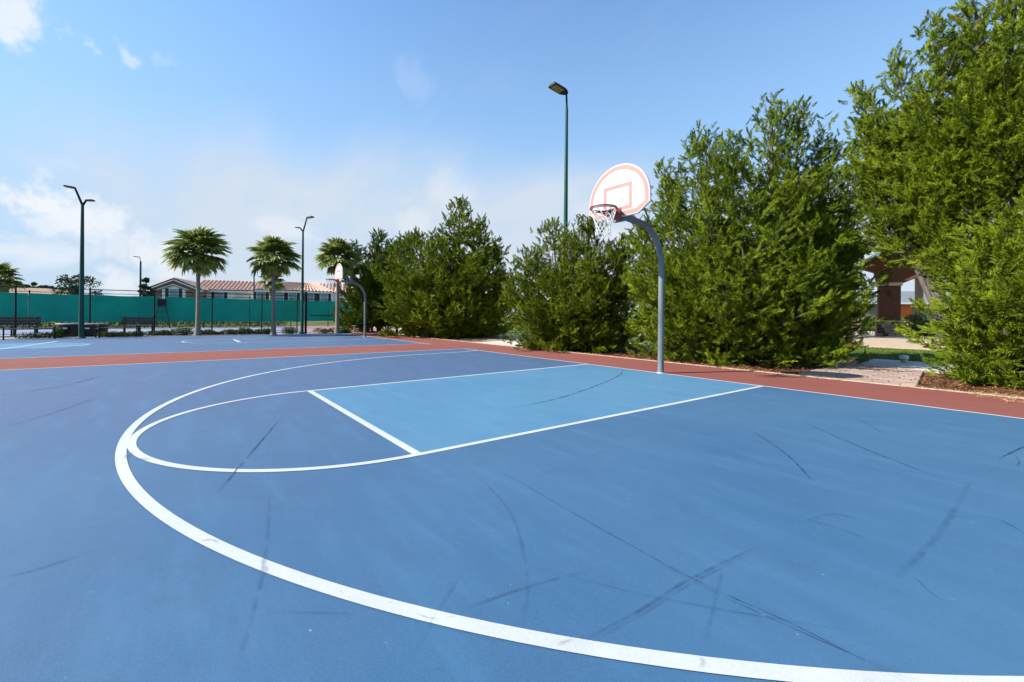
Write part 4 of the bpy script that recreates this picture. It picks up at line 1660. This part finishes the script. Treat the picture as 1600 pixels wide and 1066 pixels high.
far_tree(122, 60, 429, 62, 'dark open-branched distant tree behind the left light pole', 21, 3000, .26, nclump=34)
far_tree(72, 66, 446, 34, 'low grey-green distant tree between the tan roof and left light pole', 22, 3000, .30, nclump=22)
far_tree(38, 72, 439, 34, 'round green distant tree above the tan roof', 23, 8000, .30, 'shrub_leaf', 26, .2)
far_tree(226, 50, 430, 44, 'small spiky dark distant tree against the left gable', 24, 2600, .22, nclump=30, crown_from=.25, spiky=True)
far_tree(92, 75, 450, 60, 'low spreading distant tree left of the left light pole', 25, 3500, .3)
far_tree(1500, 62, 360, 130, 'leafy tree behind the pavilion on the right', 26, 16000, .3, 'shrub_leaf', 40, .15, grp='trees behind the pavilion')
far_tree(1275, 26.5, 318, 130, 'unseen leafy tree added behind the broad cedar to shade the pavilion column', 27, 16000, .22, 'shrub_leaf', 44, .15, grp='trees behind the pavilion')  # added tree, hidden by the broad cedar, casting shade on the pavilion column


# ------------------------------------------------------------------ far tiled building
def frame_obj(name, pL, pR, label, cat, grp=None):
    """Empty with local x along the facade (left to right in the photo), y away from the viewer"""
    ex = (pR - pL)
    root = empty(name, (pL.x, pL.y, 0), math.atan2(ex.y, ex.x))
    tag(root, label, cat, grp)
    return root, ex.length


def tile_roof(parent, a, b, c, d, name='roof', pitch=.56, course=.5):
    """barrel-tile roof over the quad a-b (eave) c-d (ridge, c above b): ribs and stepped courses, all geometry"""
    a, b, c, d = map(Vector, (a, b, c, d))
    Lw = max((b - a).length, (c - d).length)
    nr = max(2, int(Lw / pitch))
    nh = max(2, int(((d - a).length + (c - b).length) / 2 / course))
    nrm = (b - a).cross(d - a).normalized()
    if nrm.z < 0:
        nrm = -nrm
    V, F = [], []
    per = 4
    cols = nr * per + 1
    for j in range(nh):
        for e in (0, 1):
            t = (j + e) / nh
            for i in range(cols):
                s = i / (cols - 1)
                p = (a.lerp(b, s)).lerp(d.lerp(c, s), t)
                hgt = .22 * abs(math.sin(math.pi * i / per)) + (.03 if e == 0 else 0)
                V.append(tuple(p + nrm * (hgt + .05)))
    for j in range(2 * nh - 1):
        for i in range(cols - 1):
            k = j * cols + i
            F.append((k, k + 1, k + cols + 1, k + cols))
    o = MB().add(V, F).build(name, 'tile', parent)
    o['kind'] = 'stuff'
    return o


def window(parent, x, z, w, h, y, shutters=True, sw=.42):
    f = MB().box((x, y - .03, z), (w + .14, .08, h + .14)).build('window', 'trim_white', parent)
    for k in (-1, 1):
        MB().box((x, y - .082, z + k * h / 4), (w - .02, .02, h / 2 - .04)).build('pane', 'glass', f)
    if shutters:
        for s in (-1, 1):
            MB().box((x + s * (w / 2 + .09 + sw / 2), y - .04, z), (sw, .07, h + .16)).build('shutter', 'shutter_navy', parent)


bl_, br_ = D(240, 66), D(560, 76)
bd, Lb = frame_obj('apartment_building', bl_, br_, 'long white building with red barrel-tile roof and dark shuttered windows', 'building')
k0 = 66 / FPX


def bx(px):
    """facade x of a pixel column (ray / facade line intersection)"""
    o_ = Vector((CX, CY))
    d_ = (FW + RT0 * ((px - 800) / FPX)).to_2d()
    e_ = (br_ - bl_).to_2d().normalized()
    w_ = bl_.to_2d() - o_
    # o + t d = bl + s e
    det = d_.x * (-e_.y) + e_.x * d_.y
    t = (w_.x * (-e_.y) + e_.x * w_.y) / det
    s = (d_.x * w_.y - d_.y * w_.x) / det
    return s


def bz(px, py):
    o_ = Vector((CX, CY))
    s = bx(px)
    p = bl_.to_2d() + (br_ - bl_).to_2d().normalized() * s
    dep = (p - o_).dot(FW.to_2d())
    hz = 493 + (px - 800) * ROLL
    return CZ + (hz - py) / FPX * dep


EZ = bz(330, 454.5)
RZ = bz(350, 439)
x_end = bx(600)
MB().box(((bx(300) + x_end) / 2, 6.0, EZ / 2), (x_end - bx(300), 11.6, EZ)).build('wall', 'stucco_white', bd)
tile_roof(bd, (bx(300), -.15, EZ), (x_end, -.15, EZ), (x_end, 6, RZ + .25), (bx(296), 6, RZ + .25))
tile_roof(bd, (x_end, 12.4, EZ), (bx(300), 12.4, EZ), (bx(296), 6, RZ + .25), (x_end, 6, RZ + .25))
MB().box(((bx(310) + x_end) / 2, -.20, EZ - .06), (x_end - bx(310), .10, .26)).build('fascia', 'trim_white', bd)
# left stone gable wing, projecting towards the viewer
gx0, gxm, gx1 = bx(241), bx(283), bx(327)
gz_e, gz_t = bz(245, 453), bz(283, 438.5)
GY = -2.6
MB().prism([(gx0 + .4, GY, 0), (gx1 - .4, GY, 0), (gx1 - .4, GY, gz_e + .05), (gxm, GY, gz_t - .15), (gx0 + .4, GY, gz_e + .05)], (0, 9, 0)).build('gable_wall', 'stone', bd)
for s, xa in ((0, gx0), (1, gx1)):
    tile_roof(bd, (xa, GY - .5, gz_e - .12), (xa, 7, gz_e - .12), (gxm, 7, gz_t + .02), (gxm, GY - .5, gz_t + .02), 'gable_roof')
    q = [(xa, GY - .56, gz_e - .34), (gxm, GY - .56, gz_t - .22), (gxm, GY - .56, gz_t - .02), (xa, GY - .56, gz_e - .12)]
    MB().prism(q, (0, .06, 0)).build('barge_board', 'trim_white', bd)
    q = [(xa, GY - .62, gz_e - .10), (gxm, GY - .62, gz_t + .00), (gxm, GY - .62, gz_t + .16), (xa, GY - .62, gz_e + .06)]
    MB().prism(q, (0, .12, 0)).build('roof_edge', 'fascia_dark', bd)
# white bay with its own small gable
wx0, wx1 = bx(264), bx(302)
wz_e, wz_t = bz(264, 453.5), bz(283, 447.5)
BYY = GY - .45
MB().prism([(wx0 + .15, BYY, 0), (wx1 - .15, BYY, 0), (wx1 - .15, BYY, wz_e), ((wx0 + wx1) / 2, BYY, wz_t - .1), (wx0 + .15, BYY, wz_e)], (0, .44, 0)).build('bay_wall', 'stucco_white', bd)
for xa in (wx0 - .3, wx1 + .3):
    xm = (wx0 + wx1) / 2
    q = [(xa, BYY - .35, wz_e - .12), (xm, BYY - .35, wz_t), (xm, BYY - .35, wz_t + .14), (xa, BYY - .35, wz_e + .02)]
    MB().prism(q, (0, .78, 0)).build('bay_roof', 'stucco_beige', bd)
window(bd, bx(283.5), bz(283, 463), 1.05, 1.9, BYY - .01)
window(bd, bx(342), bz(342, 464), 1.15, 1.9, .20)
# right wing with hip roof
hx0, hx1 = bx(398), bx(520)
HY = -1.6
hz_e = bz(410, 455.5)
MB().box(((hx0 + hx1) / 2 + .3, HY + 2, hz_e / 2), (hx1 - hx0 - .5, 4, hz_e)).build('wing_wall', 'stucco_white', bd)
hr = bz(440, 440.5)
tile_roof(bd, (hx0, HY - .4, hz_e), (hx1, HY - .4, hz_e), (hx1 - 3.0, HY + 5, hr), (hx0 + 4.2, HY + 5, hr), 'wing_roof')
tile_roof(bd, (hx0, HY + 7, hz_e), (hx0, HY - .4, hz_e), (hx0 + 4.2, HY + 5, hr), (hx0 + 4.2, HY + 5.2, hr), 'wing_roof')
tile_roof(bd, (hx1, HY - .4, hz_e), (hx1, HY + 7, hz_e), (hx1 - 3.0, HY + 5.2, hr), (hx1 - 3.0, HY + 5, hr), 'wing_roof')
MB().box(((hx0 + hx1) / 2, HY - .47, hz_e - .06), (hx1 - hx0, .10, .26)).build('wing_fascia', 'trim_white', bd)
for px in (411, 439, 459, 485.5, 507):
    window(bd, bx(px), bz(px, 465), 1.15, 1.9, HY)
MB().box((bx(379), .18, bz(379, 462)), (bx(393) - bx(366), .10, 1.4)).build('recess_panel', 'stucco_beige', bd)

# tan-roofed hut at far left
hp = D(-10, 58)
hut = empty('hut', (hp.x, hp.y, 0), math.atan2(RT0.y, RT0.x))
tag(hut, 'low hut with a sloping tan roof at the left edge behind the windscreen', 'building')
zr_, ze_ = CZ + (485.5 - 447) / FPX * 58, CZ + (485.5 - 462.5) / FPX * 58
MB().box((0, 4, ze_ / 2), (15, 8, ze_)).build('wall', 'stucco_beige', hut)
ap = [(-2, 4.2, zr_), (2.4, 4.2, zr_)]
e4 = [(-9, -1, ze_), (9.6, -1, ze_), (9.6, 9, ze_), (-9, 9, ze_)]
MB().add(e4 + ap + [(0, 4, ze_ - .15)], [(0, 1, 5, 4), (1, 2, 5), (2, 3, 4, 5), (3, 0, 4), (0, 3, 2, 1)]).build('roof', 'thatch_roof', hut)
window(hut, 3.0, 1.4, 1.2, 1.2, -.01, False)

# ------------------------------------------------------------------ pavilion and what lies behind it
pc = G(1389.5, 526.5)
pdp = (pc - Vector((CX, CY, 0))).dot(FW)
kk = pdp / FPX
ang = math.atan2(RT0.y, RT0.x) - .62
pv = empty('pavilion', (pc.x, pc.y, .015), ang)
tag(pv, 'brown pavilion column with stone base under a curved roof edge', 'pavilion')
W_ = 27 * kk


def zt(py):
    return (526.5 - py) * kk


MB().box((0, W_ * .4, zt(505) / 2), (W_ * 1.14, W_ * .95, zt(505))).build('base_core', 'stone', pv)
rs = random.Random(9)
zz_ = .02
st_i = 0
while zz_ < zt(505) - .05:
    hh = .19
    x = -W_ * .57
    while x < W_ * .57 - .05:
        l = min(rs.uniform(.22, .42), W_ * .57 - x)
        MB().box((x + l / 2, -W_ * .075 - .03 - rs.uniform(0, .02), zz_ + hh / 2), (l - .02, .07, hh - .02)).build('stone', rs.choice(['stone', 'brown_stucco', 'stone']), pv)
        x += l
    zz_ += hh
MB().box((0, W_ * .4, zt(503.2)), (W_ * 1.24, W_ * 1.06, zt(501.5) - zt(505))).build('stone_cap', 'cream_band', pv)
MB().box((0, W_ * .42, (zt(501.5) + zt(447)) / 2), (W_ * .98, W_ * .8, zt(447) - zt(501.5))).build('shaft', 'brown_stucco', pv)
MB().box((0, W_ * .42, zt(444.5)), (W_ * 1.12, W_ * .95, zt(442) - zt(447))).build('capital', 'cream_band', pv)
MB().box((0, -.06, zt(459)), (.10, .08, .34)).build('wall_lamp', 'dark_steel', pv)
# curved fascia beam and roof, an arc rising to the right
arc_t = [(-1.55 + 5.6 * t, zt(417) + 2.25 * math.sin(t * 1.5) ** .9) for t in np.linspace(0, 1, 14)]
bot = [(3.6, zt(418)), (2.6, zt(425)), (1.6, zt(432)), (.75, zt(442)), (-.62, zt(442)), (-.75, zt(425))]
MB().prism([(x, -.10, z) for x, z in arc_t] + [(x, -.10, z) for x, z in bot], (0, .9, 0)).build('beam', 'brown_stucco', pv)
top = [(x, -1.6, z + .015) for x, z in arc_t] + [(x, -1.6, z + .20) for x, z in arc_t[::-1]]
MB().prism(top, (0, 7.5, 0)).build('roof', 'trim_white', pv)

hs_p = D(1385, 52)
hs = empty('house', (hs_p.x, hs_p.y, -.05), math.atan2(RT0.y, RT0.x))
tag(hs, 'distant house with grey shingle roof and an orange wall panel behind the pavilion', 'house')
k5 = 52 / FPX
hzn = 493 + (1415 - 800) * ROLL
we = CZ + (hzn - 472) / FPX * 52
MB().box((5.0, 3.4, we / 2), (16, 6, we)).build('wall', 'house_wall', hs)
e4 = [(-3.6, -.4, we), (13.6, -.4, we), (13.6, 7.2, we), (-3.6, 7.2, we)]
MB().add(e4 + [(-.5, 3.4, we + 1.55), (10.5, 3.4, we + 1.55), (0, 0, 0)][:2], [(0, 1, 5, 4), (1, 2, 5), (2, 3, 4, 5), (3, 0, 4), (0, 3, 2, 1)]).build('roof', 'grey_shingle', hs)
MB().box((5.0, -.45, we - .12), (17.2, .08, .22)).build('fascia', 'trim_white', hs)
MB().box((2.45, .36, we / 2 + .2), (1.9, .1, we - .7)).build('orange_panel', 'orange_paint', hs)
window(hs, 4.6, we / 2 + .3, 1.3, 1.5, .39, False)

# low white-capped path light
pb = G(1412.5, 566.5)
pb_ = empty('path_light', (pb.x, pb.y, -.044))
tag(pb_, 'small white-capped path light standing in the lawn', 'path light')
MB().lathe([(.075, 0), (.075, .13), (.065, .14)], 14).build('post', 'concrete', pb_, True)
MB().lathe([(.095, .14), (.10, .155), (.10, .20), (.085, .225), (.03, .235)], 14).build('cap', 'white_plastic', pb_, True)
# shrubs round the pavilion
for px, dp, w_, h_, lb in [(1428, 30.5, 1.4, 1.5, 'loose yellow-green shrub right of the pavilion column'), (1368, 33, 1.6, 1.3, 'loose shrub left of the pavilion column'), (1447, 29, 1.2, 1.0, 'shrub by the pale palm trunk near the pavilion')]:
    p = D(px, dp)
    root = empty('garden_shrub', (p.x, p.y, .01))
    tag(root, lb, 'shrub', 'shrubs round the pavilion')
    r = random.Random(px)
    cs = [(r.uniform(-w_, w_) * .4, r.uniform(-w_, w_) * .4, h_ * r.uniform(.25, .75)) for k in range(14)]
    leaf_cloud('foliage', cs, [w_ * .3] * 14, 2600, .14, 'hedge_leaf', root, px, .0)
    MB().tube([(0, 0, 0), (.1, 0, h_ * .6)], [.05, .02], 5).build('stem', 'bark', root)
# pale road far behind the cedars
sheet('far_road', rect(-120, 120, 36, 44), -0.052, 'concrete')
